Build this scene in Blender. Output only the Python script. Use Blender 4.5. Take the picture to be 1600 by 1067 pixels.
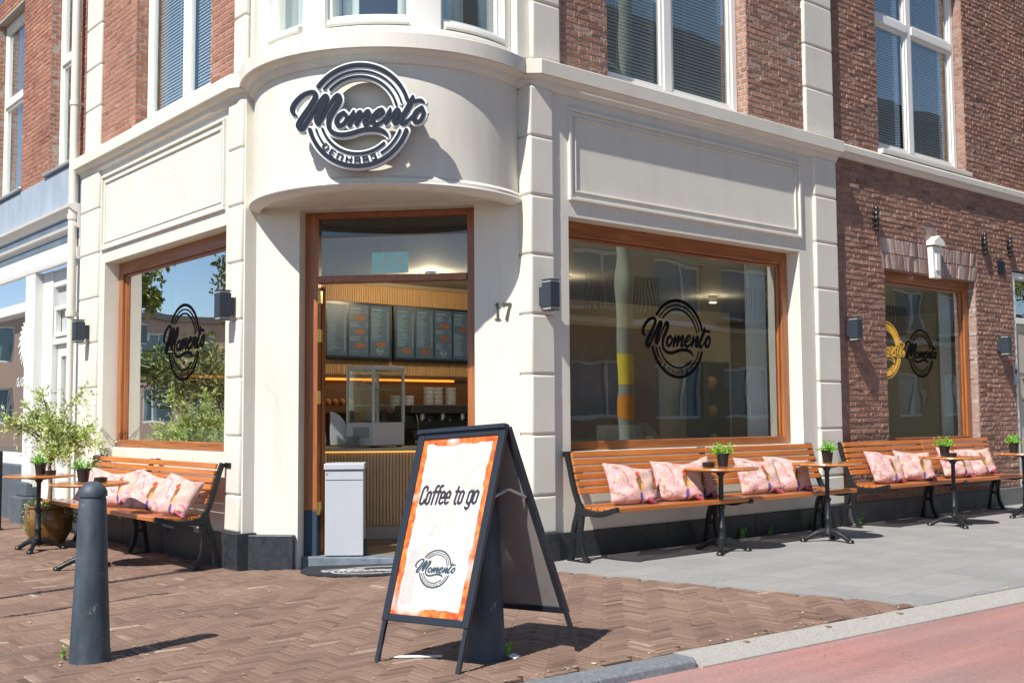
import bpy, bmesh, math, random
import numpy as np
from mathutils import Vector, Matrix
random.seed(7); RNG = np.random.default_rng(7)
for o in list(bpy.data.objects): bpy.data.objects.remove(o)
S = bpy.context.scene; COL = S.collection; PI = math.pi; R_ = math.radians

# ------------------------------------------------------------------ camera, sky, sun, exposure
CAM = Vector((-4.28, -6.86, 1.2)); YAW, PITCH, ROLL = 0.872110976, 0.0687792358, -0.0067261734
fw = Vector((math.cos(YAW)*math.cos(PITCH), math.sin(YAW)*math.cos(PITCH), math.sin(PITCH)))
rt = Vector((math.sin(YAW), -math.cos(YAW), 0)); up = rt.cross(fw)
r2 = rt*math.cos(ROLL) + up*math.sin(ROLL); u2 = -rt*math.sin(ROLL) + up*math.cos(ROLL)
cd = bpy.data.cameras.new('camera'); cam = bpy.data.objects.new('camera', cd); COL.objects.link(cam)
cam.matrix_world = Matrix(((r2.x, u2.x, -fw.x, CAM.x), (r2.y, u2.y, -fw.y, CAM.y), (r2.z, u2.z, -fw.z, CAM.z), (0, 0, 0, 1)))
cd.sensor_width = 36; cd.lens = 1707.07*36/1600; cd.clip_end = 1000; cd.clip_start = .05
S.camera = cam
SUN_AZ, SUN_EL = R_(16), R_(49)          # the light travels towards +X and a little +Y
sd = Vector((math.cos(SUN_AZ)*math.cos(SUN_EL), math.sin(SUN_AZ)*math.cos(SUN_EL), -math.sin(SUN_EL)))
W = bpy.data.worlds.new('World'); S.world = W; W.use_nodes = True
nt = W.node_tree; sky = nt.nodes.new('ShaderNodeTexSky'); sky.sky_type = 'NISHITA'; sky.sun_disc = False
sky.sun_elevation = SUN_EL; sky.sun_rotation = math.atan2(-sd.x, -sd.y); sky.air_density = 1.0; sky.dust_density = .5; sky.ozone_density = 1.5
nt.links.new(sky.outputs[0], nt.nodes['Background'].inputs[0]); nt.nodes['Background'].inputs[1].default_value = .085; sky.altitude = 2500
sl = bpy.data.lights.new('sun', 'SUN'); sl.energy = 4.3; sl.angle = R_(.53); sl.color = (1, .955, .89)
so = bpy.data.objects.new('sun', sl); COL.objects.link(so); so.rotation_euler = sd.to_track_quat('-Z', 'Y').to_euler(); so.location = (-20, -5, 25)
S.view_settings.view_transform = 'Standard'; S.view_settings.look = 'None'; S.view_settings.exposure = .66
S.cycles.transparent_max_bounces = 16

# ------------------------------------------------------------------ materials
def P(name, col, rough=.6, metal=0., var=0., vs=3., bump=0., bs=60., bd=.01, coat=0., spec=.5, emit=0., stretch=(1,1,1), col2=None, coords='Object', dirt=0.):
    m = bpy.data.materials.new(name); m.use_nodes = True; t = m.node_tree; N = t.nodes; L = t.links; b = N['Principled BSDF']
    b.inputs['Base Color'].default_value = (*col, 1); b.inputs['Roughness'].default_value = rough; b.inputs['Metallic'].default_value = metal
    b.inputs['Coat Weight'].default_value = coat; b.inputs['Specular IOR Level'].default_value = spec
    if emit: b.inputs['Emission Color'].default_value = (*col, 1); b.inputs['Emission Strength'].default_value = emit
    if var or bump or dirt:
        tc = N.new('ShaderNodeTexCoord'); mp = N.new('ShaderNodeMapping'); L.new(tc.outputs[coords], mp.inputs[0]); mp.inputs['Scale'].default_value = stretch
    if var:
        n = N.new('ShaderNodeTexNoise'); n.inputs['Scale'].default_value = vs; n.inputs['Detail'].default_value = 8; n.inputs['Roughness'].default_value = .65; L.new(mp.outputs[0], n.inputs[0])
        r = N.new('ShaderNodeValToRGB'); L.new(n.outputs[0], r.inputs[0]); c2 = col2 or tuple(min(1, c*(1+var)) for c in col)
        r.color_ramp.elements[0].position = .3; r.color_ramp.elements[1].position = .7
        r.color_ramp.elements[0].color = (*(tuple(c*(1-var) for c in col) if not col2 else col), 1); r.color_ramp.elements[1].color = (*c2, 1)
        out = r.outputs[0]
        if dirt:
            n3 = N.new('ShaderNodeTexNoise'); n3.inputs['Scale'].default_value = 1.7; n3.inputs['Detail'].default_value = 10; mp2 = N.new('ShaderNodeMapping'); mp2.inputs['Scale'].default_value = (3, 3, .6)
            L.new(tc.outputs[coords], mp2.inputs[0]); L.new(mp2.outputs[0], n3.inputs[0]); mr = N.new('ShaderNodeMapRange'); mr.inputs[1].default_value = .5; mr.inputs[2].default_value = .8; mr.inputs[4].default_value = dirt
            L.new(n3.outputs[0], mr.inputs[0]); mx = N.new('ShaderNodeMixRGB'); mx.blend_type = 'MULTIPLY'; mx.inputs[2].default_value = (.62, .6, .55, 1); L.new(mr.outputs[0], mx.inputs[0]); L.new(out, mx.inputs[1]); out = mx.outputs[0]
        L.new(out, b.inputs['Base Color'])
    if bump:
        n2 = N.new('ShaderNodeTexNoise'); n2.inputs['Scale'].default_value = bs; n2.inputs['Detail'].default_value = 6; L.new(mp.outputs[0], n2.inputs[0])
        bp = N.new('ShaderNodeBump'); bp.inputs['Strength'].default_value = bump; bp.inputs['Distance'].default_value = bd; L.new(n2.outputs[0], bp.inputs['Height']); L.new(bp.outputs[0], b.inputs['Normal'])
    return m
def tone_mat(name, stops, rough=.85, bump=.6, bs=90, bd=.004, spot=.25):
    """per-brick tone attribute -> colour ramp, with fine grain"""
    m = bpy.data.materials.new(name); m.use_nodes = True; t = m.node_tree; N = t.nodes; L = t.links; b = N['Principled BSDF']; b.inputs['Roughness'].default_value = rough; b.inputs['Specular IOR Level'].default_value = .25
    a = N.new('ShaderNodeAttribute'); a.attribute_name = 'tone'; tc = N.new('ShaderNodeTexCoord')
    n = N.new('ShaderNodeTexNoise'); n.inputs['Scale'].default_value = 22; n.inputs['Detail'].default_value = 8; L.new(tc.outputs['Object'], n.inputs[0])
    ma = N.new('ShaderNodeMath'); ma.operation = 'MULTIPLY_ADD'; L.new(n.outputs[0], ma.inputs[0]); ma.inputs[1].default_value = spot; L.new(a.outputs['Fac'], ma.inputs[2])
    mb = N.new('ShaderNodeMath'); mb.operation = 'SUBTRACT'; L.new(ma.outputs[0], mb.inputs[0]); mb.inputs[1].default_value = spot*.5
    r = N.new('ShaderNodeValToRGB'); L.new(mb.outputs[0], r.inputs[0]); e = r.color_ramp.elements
    for i, (p, c) in enumerate(stops):
        x = e[i] if i < 2 else e.new(p); x.position = p; x.color = (*c, 1)
    for i, (p, c) in enumerate(sorted(stops)): e[i].position = p; e[i].color = (*c, 1)
    w1 = N.new('ShaderNodeTexNoise'); w1.inputs['Scale'].default_value = 1.1; w1.inputs['Detail'].default_value = 7; L.new(tc.outputs['Object'], w1.inputs[0]); w2 = N.new('ShaderNodeValToRGB'); w2.color_ramp.elements[0].position = .35; w2.color_ramp.elements[1].position = .68
    w2.color_ramp.elements[0].color = (.80, .78, .78, 1); w2.color_ramp.elements[1].color = (1.12, 1.10, 1.06, 1); L.new(w1.outputs[0], w2.inputs[0]); w3 = N.new('ShaderNodeMixRGB'); w3.blend_type = 'MULTIPLY'; w3.inputs[0].default_value = 1; L.new(r.outputs[0], w3.inputs[1]); L.new(w2.outputs[0], w3.inputs[2]); L.new(w3.outputs[0], b.inputs['Base Color'])
    n2 = N.new('ShaderNodeTexNoise'); n2.inputs['Scale'].default_value = bs; n2.inputs['Detail'].default_value = 8; L.new(tc.outputs['Object'], n2.inputs[0])
    bp = N.new('ShaderNodeBump'); bp.inputs['Strength'].default_value = bump; bp.inputs['Distance'].default_value = bd; L.new(n2.outputs[0], bp.inputs['Height']); L.new(bp.outputs[0], b.inputs['Normal'])
    return m
def glass_mat(name, refl=1.0, tint=(.86, .92, .88), base=.03):
    m = bpy.data.materials.new(name); m.use_nodes = True; t = m.node_tree; N = t.nodes; L = t.links
    for n in list(N): N.remove(n)
    o = N.new('ShaderNodeOutputMaterial'); tr = N.new('ShaderNodeBsdfTransparent'); tr.inputs[0].default_value = (*tint, 1)
    g = N.new('ShaderNodeBsdfGlossy'); g.inputs['Roughness'].default_value = 0.0; g.inputs[0].default_value = (.95, 1, .98, 1)
    lw = N.new('ShaderNodeLayerWeight'); lw.inputs[0].default_value = .5; pw = N.new('ShaderNodeMath'); pw.operation = 'POWER'; L.new(lw.outputs['Facing'], pw.inputs[0]); pw.inputs[1].default_value = 5; f = N.new('ShaderNodeMath'); f.operation = 'MULTIPLY_ADD'; f.inputs[1].default_value = .96; f.inputs[2].default_value = .04; L.new(pw.outputs[0], f.inputs[0]); mu = N.new('ShaderNodeMath'); mu.operation = 'MULTIPLY_ADD'; mu.use_clamp = True
    L.new(f.outputs[0], mu.inputs[0]); mu.inputs[1].default_value = 1.8*refl; mu.inputs[2].default_value = base
    tc = N.new('ShaderNodeTexCoord'); n = N.new('ShaderNodeTexNoise'); n.inputs['Scale'].default_value = 1.6; n.inputs['Detail'].default_value = 1; L.new(tc.outputs['Object'], n.inputs[0])
    bp = N.new('ShaderNodeBump'); bp.inputs['Strength'].default_value = .12; bp.inputs['Distance'].default_value = .02; L.new(n.outputs[0], bp.inputs['Height']); L.new(bp.outputs[0], g.inputs['Normal'])
    mx = N.new('ShaderNodeMixShader'); L.new(mu.outputs[0], mx.inputs[0]); L.new(tr.outputs[0], mx.inputs[1]); L.new(g.outputs[0], mx.inputs[2]); L.new(mx.outputs[0], o.inputs[0])
    return m
def wood(name, c1, c2, axis=0, rough=.38, coat=.25, sc=9):
    st = [6, 6, 6]; st[axis] = .35
    return P(name, c1, rough, var=.3, vs=sc, col2=c2, bump=.15, bs=14, bd=.003, coat=coat, stretch=tuple(st))

CREAM = P('cream_paint', (.70, .67, .585), .5, var=.03, vs=2.2, bump=.10, bs=7, bd=.012, dirt=.26)
CREAM_R = CREAM
WHITE = P('white_window_paint', (.80, .79, .74), .35, var=.02, vs=3, coat=.15)
STONE = P('blue_stone_plinth', (.028, .032, .038), .38, var=.45, vs=18, bump=.25, bs=70, bd=.003, dirt=.0)
STONE_G = P('grey_rendered_plinth', (.13, .13, .125), .8, var=.2, vs=6, bump=.3, bs=80)
GREYBAND = P('grey_blue_render', (.30, .36, .43), .85, var=.14, vs=3, bump=.25, bs=25, stretch=(1, 1, .5), dirt=.35)
MORTAR = P('lime_mortar', (.37, .31, .265), .95, var=.15, vs=20, bump=.5, bs=120)
MORTAR_D = P('old_mortar', (.30, .225, .19), .95, var=.2, vs=20, bump=.5, bs=120)
BR_O = tone_mat('sunlit_orange_red_brick', [(0, (.25, .10, .07)), (.35, (.35, .15, .10)), (.75, (.42, .20, .135)), (1, (.48, .28, .20))])  # lighter red: full sun on the left fronts is put into the colour
BR_D = tone_mat('grazing_lit_weathered_brick', [(0, (.20, .11, .085)), (.35, (.30, .165, .122)), (.7, (.37, .21, .16)), (1, (.43, .29, .23))], bump=1., bs=45, bd=.008)  # browner: grazing light on the right fronts put into the colour, plus weathering
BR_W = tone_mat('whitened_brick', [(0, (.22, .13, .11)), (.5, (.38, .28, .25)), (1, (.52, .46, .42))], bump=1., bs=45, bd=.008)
PAVE = tone_mat('paving_clinker', [(0, (.13, .083, .062)), (.4, (.215, .142, .108)), (.8, (.26, .18, .14)), (1, (.40, .31, .24))], rough=.8, bump=.5, bs=110, bd=.003, spot=.35)
FRAMEW = wood('varnished_window_wood_upright', (.22, .065, .018), (.42, .15, .04), 2, sc=5)
FRAMEH = wood('varnished_window_wood_x', (.19, .055, .016), (.38, .13, .035), 0, sc=5)
FRAMEHY = wood('varnished_window_wood_y', (.19, .055, .016), (.38, .13, .035), 1, sc=5)
BENCHW = wood('varnished_bench_slats', (.38, .105, .022), (.62, .215, .045), 0, rough=.32, coat=.4, sc=4)
TABLEW = wood('varnished_table_wood', (.36, .12, .03), (.62, .26, .08), 1, rough=.22, coat=.6, sc=5)
IRON = P('black_cast_iron', (.012, .013, .015), .42, var=.3, vs=20, bump=.2, bs=60, bd=.002)
BLACKP = P('black_plastic', (.015, .014, .014), .35)
ANTHR = P('anthracite_powder_coat', (.032, .042, .058), .42, var=.05, vs=6)
GLASS = glass_mat('shop_glass', 1.4, base=.16); GLASS_L = glass_mat('coated_shop_glass', 1.5, base=.55)
GLASS_UP = glass_mat('upstairs_glass', 1.2, base=.12)
BRASS = P('brass', (.62, .42, .12), .3, metal=1)
CLEAR = glass_mat('clear_plastic', .5)

def scuff(m, col, lo, hi, sc, stretch=(1, 1, 1), amt=1., vor=False):
    t = m.node_tree; N = t.nodes; L = t.links; b = N['Principled BSDF']; i = b.inputs['Base Color']; tc = N.new('ShaderNodeTexCoord'); mp = N.new('ShaderNodeMapping'); mp.inputs['Scale'].default_value = stretch; L.new(tc.outputs['Object'], mp.inputs[0])
    if vor: n = N.new('ShaderNodeTexVoronoi'); n.inputs['Randomness'].default_value = 1; out = n.outputs['Distance']
    else: n = N.new('ShaderNodeTexNoise'); n.inputs['Detail'].default_value = 10; n.inputs['Roughness'].default_value = .7; out = n.outputs[0]
    n.inputs['Scale'].default_value = sc; L.new(mp.outputs[0], n.inputs[0]); mr = N.new('ShaderNodeMapRange'); mr.inputs[1].default_value = lo; mr.inputs[2].default_value = hi; mr.inputs[4].default_value = amt; L.new(out, mr.inputs[0])
    mx = N.new('ShaderNodeMixRGB'); L.new(mr.outputs[0], mx.inputs[0]); mx.inputs[2].default_value = (*col, 1)
    if i.is_linked: L.new(i.links[0].from_socket, mx.inputs[1])
    else: mx.inputs[1].default_value = i.default_value
    L.new(mx.outputs[0], i)
scuff(STONE, (.16, .17, .18), .66, .72, 26, amt=.7); scuff(CREAM, (.50, .46, .38), .60, .78, 2.6, (5, 5, .22), .45); scuff(CREAM, (.42, .39, .33), .70, .76, 14, amt=.5)
def cracks(m, col, sc, w):
    t = m.node_tree; N = t.nodes; L = t.links; b = N['Principled BSDF']; i = b.inputs['Base Color']; tc = N.new('ShaderNodeTexCoord'); nz = N.new('ShaderNodeTexNoise'); nz.inputs['Scale'].default_value = 4; nz.inputs['Detail'].default_value = 6; L.new(tc.outputs['Object'], nz.inputs[0])
    va = N.new('ShaderNodeVectorMath'); va.operation = 'MULTIPLY_ADD'; va.inputs[1].default_value = (.5, .5, .5); L.new(nz.outputs[1], va.inputs[0]); L.new(tc.outputs['Object'], va.inputs[2]); v = N.new('ShaderNodeTexVoronoi'); v.feature = 'DISTANCE_TO_EDGE'; v.inputs['Scale'].default_value = sc; L.new(va.outputs[0], v.inputs[0])
    mr = N.new('ShaderNodeMapRange'); mr.inputs[1].default_value = w; mr.inputs[2].default_value = w*.3; L.new(v.outputs['Distance'], mr.inputs[0]); n2 = N.new('ShaderNodeTexNoise'); n2.inputs['Scale'].default_value = 1.3; L.new(tc.outputs['Object'], n2.inputs[0]); m2 = N.new('ShaderNodeMapRange'); m2.inputs[1].default_value = .54; m2.inputs[2].default_value = .62; m2.inputs[4].default_value = .55; L.new(n2.outputs[0], m2.inputs[0])
    mu = N.new('ShaderNodeMath'); mu.operation = 'MULTIPLY'; L.new(mr.outputs[0], mu.inputs[0]); L.new(m2.outputs[0], mu.inputs[1]); mx = N.new('ShaderNodeMixRGB'); L.new(mu.outputs[0], mx.inputs[0]); L.new(i.links[0].from_socket, mx.inputs[1]); mx.inputs[2].default_value = (*col, 1); L.new(mx.outputs[0], i)
cracks(CREAM, (.36, .33, .28), 1.1, .0045)

# ------------------------------------------------------------------ mesh helpers
class M:
    def __init__(s): s.v = []; s.f = []; s.tone = []
    def add(s, vs, fs, T=None, tone=None):
        b = len(s.v); s.v += [T(*p) if T else tuple(p) for p in vs]; s.f += [tuple(b+i for i in f) for f in fs]
        if tone is not None: s.tone += [tone]*len(fs)
        return s
    def box(s, x0, x1, y0, y1, z0, z1, T=None, tone=None):
        return s.add([(x0,y0,z0),(x1,y0,z0),(x1,y1,z0),(x0,y1,z0),(x0,y0,z1),(x1,y0,z1),(x1,y1,z1),(x0,y1,z1)],
                     [(0,3,2,1),(4,5,6,7),(0,1,5,4),(1,2,6,5),(2,3,7,6),(3,0,4,7)], T, tone)
    def prism(s, pts, a, b, T=None):          # pts (p,q) polygon, extruded a..b along the third axis
        n = len(pts); vs = [(p, q, a) for p, q in pts]+[(p, q, b) for p, q in pts]
        return s.add(vs, [tuple(range(n))[::-1], tuple(range(n, 2*n))]+[(i, (i+1) % n, n+(i+1) % n, n+i) for i in range(n)], T)
    def tube(s, pts, rad, seg=10, T=None, cap=True):
        pts = [Vector(p) for p in pts]; n = len(pts); rad = rad if isinstance(rad, (list, tuple)) else [rad]*n; b = len(s.v); ref = None
        for i, p in enumerate(pts):
            d = (pts[min(i+1, n-1)]-pts[max(i-1, 0)]).normalized()
            if ref is None: ref = d.orthogonal().normalized()
            a = (ref-d*ref.dot(d)).normalized(); ref = a; c = d.cross(a)
            for k in range(seg):
                t = 2*PI*k/seg; q = p+(a*math.cos(t)+c*math.sin(t))*rad[i]; s.v.append(T(*q) if T else tuple(q))
        for i in range(n-1):
            for k in range(seg): s.f.append((b+i*seg+k, b+i*seg+(k+1) % seg, b+(i+1)*seg+(k+1) % seg, b+(i+1)*seg+k))
        if cap: s.f.append(tuple(b+k for k in range(seg))[::-1]); s.f.append(tuple(b+(n-1)*seg+k for k in range(seg)))
        return s
    def lathe(s, prof, seg=28, c=(0, 0, 0), cap=True, sq=1.):
        b = len(s.v); n = len(prof)
        for r, z in prof:
            for k in range(seg): t = 2*PI*k/seg; s.v.append((c[0]+r*math.cos(t), c[1]+r*math.sin(t)*sq, c[2]+z))
        for i in range(n-1):
            for k in range(seg): s.f.append((b+i*seg+k, b+i*seg+(k+1) % seg, b+(i+1)*seg+(k+1) % seg, b+(i+1)*seg+k))
        if cap: s.f.append(tuple(b+k for k in range(seg))[::-1]); s.f.append(tuple(b+(n-1)*seg+k for k in range(seg)))
        return s
    def bar(s, pts, wid, a, b, T=None):        # flat ribbon in (p,q) plane with width list, thickness a..b
        n = len(pts); wid = wid if isinstance(wid, (list, tuple)) else [wid]*n; L = []; Rr = []
        for i in range(n):
            p = np.array(pts[i], float); d = np.array(pts[min(i+1, n-1)], float)-np.array(pts[max(i-1, 0)], float); d /= np.linalg.norm(d); q = np.array([-d[1], d[0]])*wid[i]/2
            L.append(tuple(p+q)); Rr.append(tuple(p-q))
        for i in range(n-1):
            vs = [L[i], L[i+1], Rr[i+1], Rr[i]]
            base = len(s.v)
        vs = [(x, y, a) for x, y in L]+[(x, y, a) for x, y in Rr]+[(x, y, b) for x, y in L]+[(x, y, b) for x, y in Rr]; fs = []
        for i in range(n-1):
            fs += [(i, i+1, n+i+1, n+i), (2*n+i, 3*n+i, 3*n+i+1, 2*n+i+1), (i, 2*n+i, 2*n+i+1, i+1), (n+i, n+i+1, 3*n+i+1, 3*n+i)]
        fs += [(0, n, 3*n, 2*n), (n-1, 3*n-1, 4*n-1, 2*n-1)]
        return s.add(vs, fs, T)
    def build(s, name, mat, parent=None, bevel=0., smooth=None, recalc=True, seg=2):
        me = bpy.data.meshes.new(name); me.from_pydata(s.v, [], s.f)
        if s.tone and len(s.tone) == len(s.f):
            at = me.attributes.new('tone', 'FLOAT', 'FACE'); at.data.foreach_set('value', s.tone)
        if recalc:
            bm = bmesh.new(); bm.from_mesh(me); bmesh.ops.recalc_face_normals(bm, faces=bm.faces); bm.to_mesh(me); bm.free()
        me.materials.append(mat)
        if smooth is not None:
            me.polygons.foreach_set('use_smooth', [True]*len(me.polygons)); me.set_sharp_from_angle(angle=R_(smooth))
        o = bpy.data.objects.new(name, me); COL.objects.link(o)
        if parent: o.parent = parent
        if bevel:
            m = o.modifiers.new('bevel', 'BEVEL'); m.width = bevel; m.segments = seg; m.limit_method = 'ANGLE'; m.angle_limit = R_(35)
        return o
def thing(name, label, cat, loc=(0, 0, 0), rz=0, group=None):
    o = bpy.data.objects.new(name, None); o.empty_display_size = .2; COL.objects.link(o); o.location = loc; o.rotation_euler = (0, 0, rz); tag(o, label, cat, group); return o
def tag(o, label, cat, group=None):
    o['label'] = label; o['category'] = cat
    if group: o['group'] = group
    return o
def struct(o): o['kind'] = 'structure'; return o
def stuff(o): o['kind'] = 'stuff'; return o
def dup(root, loc=None, rz=None, label=None, rot=None):
    def cp(o, par):
        c = o.copy(); COL.objects.link(c)
        if par: c.parent = par
        for ch in [x for x in bpy.data.objects if x.parent == o and x != c]: cp(ch, c)
        return c
    r = cp(root, None)
    if loc is not None: r.location = loc
    if rz is not None: r.rotation_euler = (0, 0, rz)
    if rot is not None: r.rotation_euler = rot
    if label: r['label'] = label
    return r
# facade frames: (along, out of the wall, height)
FR = lambda u, d, z: (u, -d, z)
FL = lambda u, d, z: (-d, u, z)
CA = np.array([.09, 1.85]); CB = np.array([1.665, .12]); CE = (CB-CA)/np.linalg.norm(CB-CA); CN = np.array([CE[1], -CE[0]]); CL = float(np.linalg.norm(CB-CA))
FC = lambda s, d, z: (CA[0]+CE[0]*s+CN[0]*d, CA[1]+CE[1]*s+CN[1]*d, z)
def ground_z(y):
    t = min(1, max(0, (y+.3)/2.2)); return -.085*t*t*(3-2*t)
def wall_grid(T, u0, u1, z0, z1, holes, d0, d1):
    """one wall skin d1 (front) .. d0 (back) with rectangular holes"""
    m = M(); us = sorted({u0, u1, *[h[0] for h in holes], *[h[1] for h in holes]}); zs = sorted({z0, z1, *[h[2] for h in holes], *[h[3] for h in holes]})
    us = [u for u in us if u0 <= u <= u1]; zs = [z for z in zs if z0 <= z <= z1]
    def solid(i, j):
        if i < 0 or j < 0 or i >= len(us)-1 or j >= len(zs)-1: return False
        a = (us[i]+us[i+1])/2; b = (zs[j]+zs[j+1])/2
        return not any(h[0] < a < h[1] and h[2] < b < h[3] for h in holes)
    idx = {}
    def V(i, j, k):
        if (i, j, k) not in idx: idx[(i, j, k)] = len(m.v); m.v.append(T(us[i], d1 if k else d0, zs[j]))
        return idx[(i, j, k)]
    for i in range(len(us)-1):
        for j in range(len(zs)-1):
            if not solid(i, j): continue
            m.f += [(V(i,j,1), V(i+1,j,1), V(i+1,j+1,1), V(i,j+1,1)), (V(i,j,0), V(i,j+1,0), V(i+1,j+1,0), V(i+1,j,0))]
            if not solid(i-1, j): m.f.append((V(i,j,0), V(i,j,1), V(i,j+1,1), V(i,j+1,0)))
            if not solid(i+1, j): m.f.append((V(i+1,j,0), V(i+1,j+1,0), V(i+1,j+1,1), V(i+1,j,1)))
            if not solid(i, j-1): m.f.append((V(i,j,0), V(i+1,j,0), V(i+1,j,1), V(i,j,1)))
            if not solid(i, j+1): m.f.append((V(i,j+1,0), V(i,j+1,1), V(i+1,j+1,1), V(i+1,j+1,0)))
    return m
def bricks(T, u0, u1, z0, z1, holes, d, course=.06, L=.21, rough=.0, m=None, hook=None, seed=1):
    """laid bricks with joints; each brick a bevelled, slightly uneven block"""
    rg = np.random.default_rng(seed); m = m or M(); g = .011; rows = int(math.ceil((z1-z0)/course))
    for r in range(rows):
        a = z0+r*course; b = min(a+course-g, z1-.002)
        if b-a < .015: continue
        zc = (a+b)/2; spans = [(u0, u1)]
        for h in holes:
            if h[2] < b-.001 and a+.001 < h[3]:
                ns = []
                for s0, s1 in spans:
                    if h[1] <= s0 or h[0] >= s1: ns.append((s0, s1)); continue
                    if h[0] > s0: ns.append((s0, h[0]))
                    if h[1] < s1: ns.append((h[1], s1))
                spans = ns
        for s0, s1 in spans:
            u = u0-L+(-.054 if r % 2 else 0)+float(rg.uniform(-.006, .006))
            k = 0
            while u < s1:
                w = L if (k+r) % 2 else .102
                k += 1
                p, q = max(u, s0+.002), min(u+w-g, s1-.002); u += w
                if q-p < .02: continue
                j = lambda s=.0012: float(rg.normal(0, s*(1+rough*1.0)))
                dd = d+abs(j(.0012))+(float(rg.uniform(-.003, .004)) if rough else 0); e = .003+.002*rough
                vs = [(p, d-.015, a), (q, d-.015, a), (q, d-.015, b), (p, d-.015, b)]
                vs += [(p+e, dd+j(), a+e+j()), (q-e, dd+j(), a+e+j()), (q-e, dd+j(), b-e+j()), (p+e, dd+j(), b-e+j())]
                tn = float(np.clip(rg.normal(.5, .15), 0, 1)); 
                if hook: tn = hook(p, zc, tn)
                m.add(vs, [(4,5,6,7), (0,1,5,4), (1,2,6,5), (2,3,7,6), (3,0,4,7)], T, tn)
    return m
def sweep(m, path, prof, closed_ends=True):
    """sweep an (out, z) profile along a plan polyline; 'out' is to the right of travel"""
    n = len(path); k = len(prof); b = len(m.v)
    for i in range(n):
        p = np.array(path[i], float)
        dirs = []
        if i > 0: d = p-np.array(path[i-1]); dirs.append(d/np.linalg.norm(d))
        if i < n-1: d = np.array(path[i+1])-p; dirs.append(d/np.linalg.norm(d))
        nr = sum(np.array([d[1], -d[0]]) for d in dirs); nr /= np.linalg.norm(nr); sc = 1/max(.3, float(nr@np.array([dirs[0][1], -dirs[0][0]])))
        for o, z in prof: q = p+nr*o*sc; m.v.append((q[0], q[1], z))
    for i in range(n-1):
        for j in range(k-1): m.f.append((b+i*k+j, b+(i+1)*k+j, b+(i+1)*k+j+1, b+i*k+j+1))
    if closed_ends: m.f.append(tuple(b+j for j in range(k))); m.f.append(tuple(b+(n-1)*k+j for j in range(k)))
    return m

# ------------------------------------------------------------------ the round lettering emblem (script word in three rings), as a field of brush strokes
def crom(pts, sub=6):
    a = np.array(pts, float)
    if len(a) < 3: return a
    a = np.vstack([2*a[0]-a[1], a, 2*a[-1]-a[-2]]); out = []
    for i in range(1, len(a)-2):
        for t in np.linspace(0, 1, sub, endpoint=False):
            out.append(.5*((2*a[i])+(-a[i-1]+a[i+1])*t+(2*a[i-1]-5*a[i]+4*a[i+1]-a[i+2])*t*t+(-a[i-1]+3*a[i]-3*a[i+1]+a[i+2])*t**3))
    out.append(a[-2]); return np.array(out)
SCRIPT = [
 [(185,575,30),(120,520,80),(105,440,92),(165,330,92),(290,215,85),(430,165,78),(505,185,85),(510,255,95),(430,400,100),(320,560,108),(235,690,112),(222,760,112),(275,800,105),(330,745,80),(430,590,75),(520,450,75),(610,320,85),(680,250,100),(705,280,115),(650,410,130),(570,570,140),(545,680,120),(575,735,60)],
 [(575,740,40),(660,600,45),(760,410,60),(850,275,80),(915,250,110),(925,330,115),(860,450,112),(770,600,108),(745,720,92),(765,820,88),(840,895,88),(960,928,90),(1110,918,90),(1260,878,88),(1400,850,90),(1560,852,92),(1690,885,88),(1765,945,55),(1782,995,14)],
 [(1010,545,80),(925,600,88),(885,700,92),(925,768,92),(1000,745,75),(1055,665,68),(1060,600,68),(1010,545,80)],
 [(1065,620,30),(1120,610,40),(1165,560,50)],
 [(1185,515,36),(1155,620,92),(1110,765,85)],
 [(1115,755,50),(1200,640,60),(1285,545,75),(1300,575,92),(1255,690,95),(1235,752,85)],
 [(1240,740,50),(1325,635,55),(1410,540,72),(1442,548,95),(1420,630,95),(1380,725,92),(1395,765,80),(1455,735,48),(1530,660,36)],
 [(1590,655,50),(1665,605,55),(1700,545,66),(1668,508,70),(1595,550,85),(1520,650,102),(1528,735,102),(1590,768,80),(1680,715,55),(1740,650,36)],
 [(1825,495,36),(1790,600,92),(1745,750,80)],
 [(1750,740,50),(1840,645,55),(1925,535,78),(1962,545,98),(1935,640,98),(1890,720,92),(1912,758,80),(1975,725,48),(2030,660,40)],
 [(2215,300,56),(2190,380,100),(2110,530,108),(2030,660,102),(2012,735,102),(2065,762,88),(2130,715,58),(2200,640,40)],
 [(2148,388,36),(2250,385,72),(2350,375,68),(2402,405,50)],
 [(2370,500,80),(2275,570,98),(2230,670,98),(2255,735,95),(2325,738,78),(2385,650,75),(2395,560,75),(2370,500,80)],
 [(2370,515,60),(2432,585,26)]]
LETTERS = {'D': [[(-.7,-1),(-.7,1),(.3,1),(.7,.5),(.7,-.5),(.3,-1),(-.7,-1)]], 'E': [[(.7,1),(-.6,1),(-.6,-1),(.7,-1)], [(-.6,0),(.5,0)]],
 'N': [[(-.7,-1),(-.7,1),(.7,1),(.7,-1)]], 'H': [[(-.7,-1),(-.7,1)], [(.7,-1),(.7,1)], [(-.7,0),(.7,0)]],
 'A': [[(-.7,-1),(-.7,1),(.7,1),(.7,-1)], [(-.7,-.15),(.7,-.15)]], 'G': [[(.75,1),(-.7,1),(-.7,-1),(.7,-1),(.7,0),(.1,0)]]}
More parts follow.
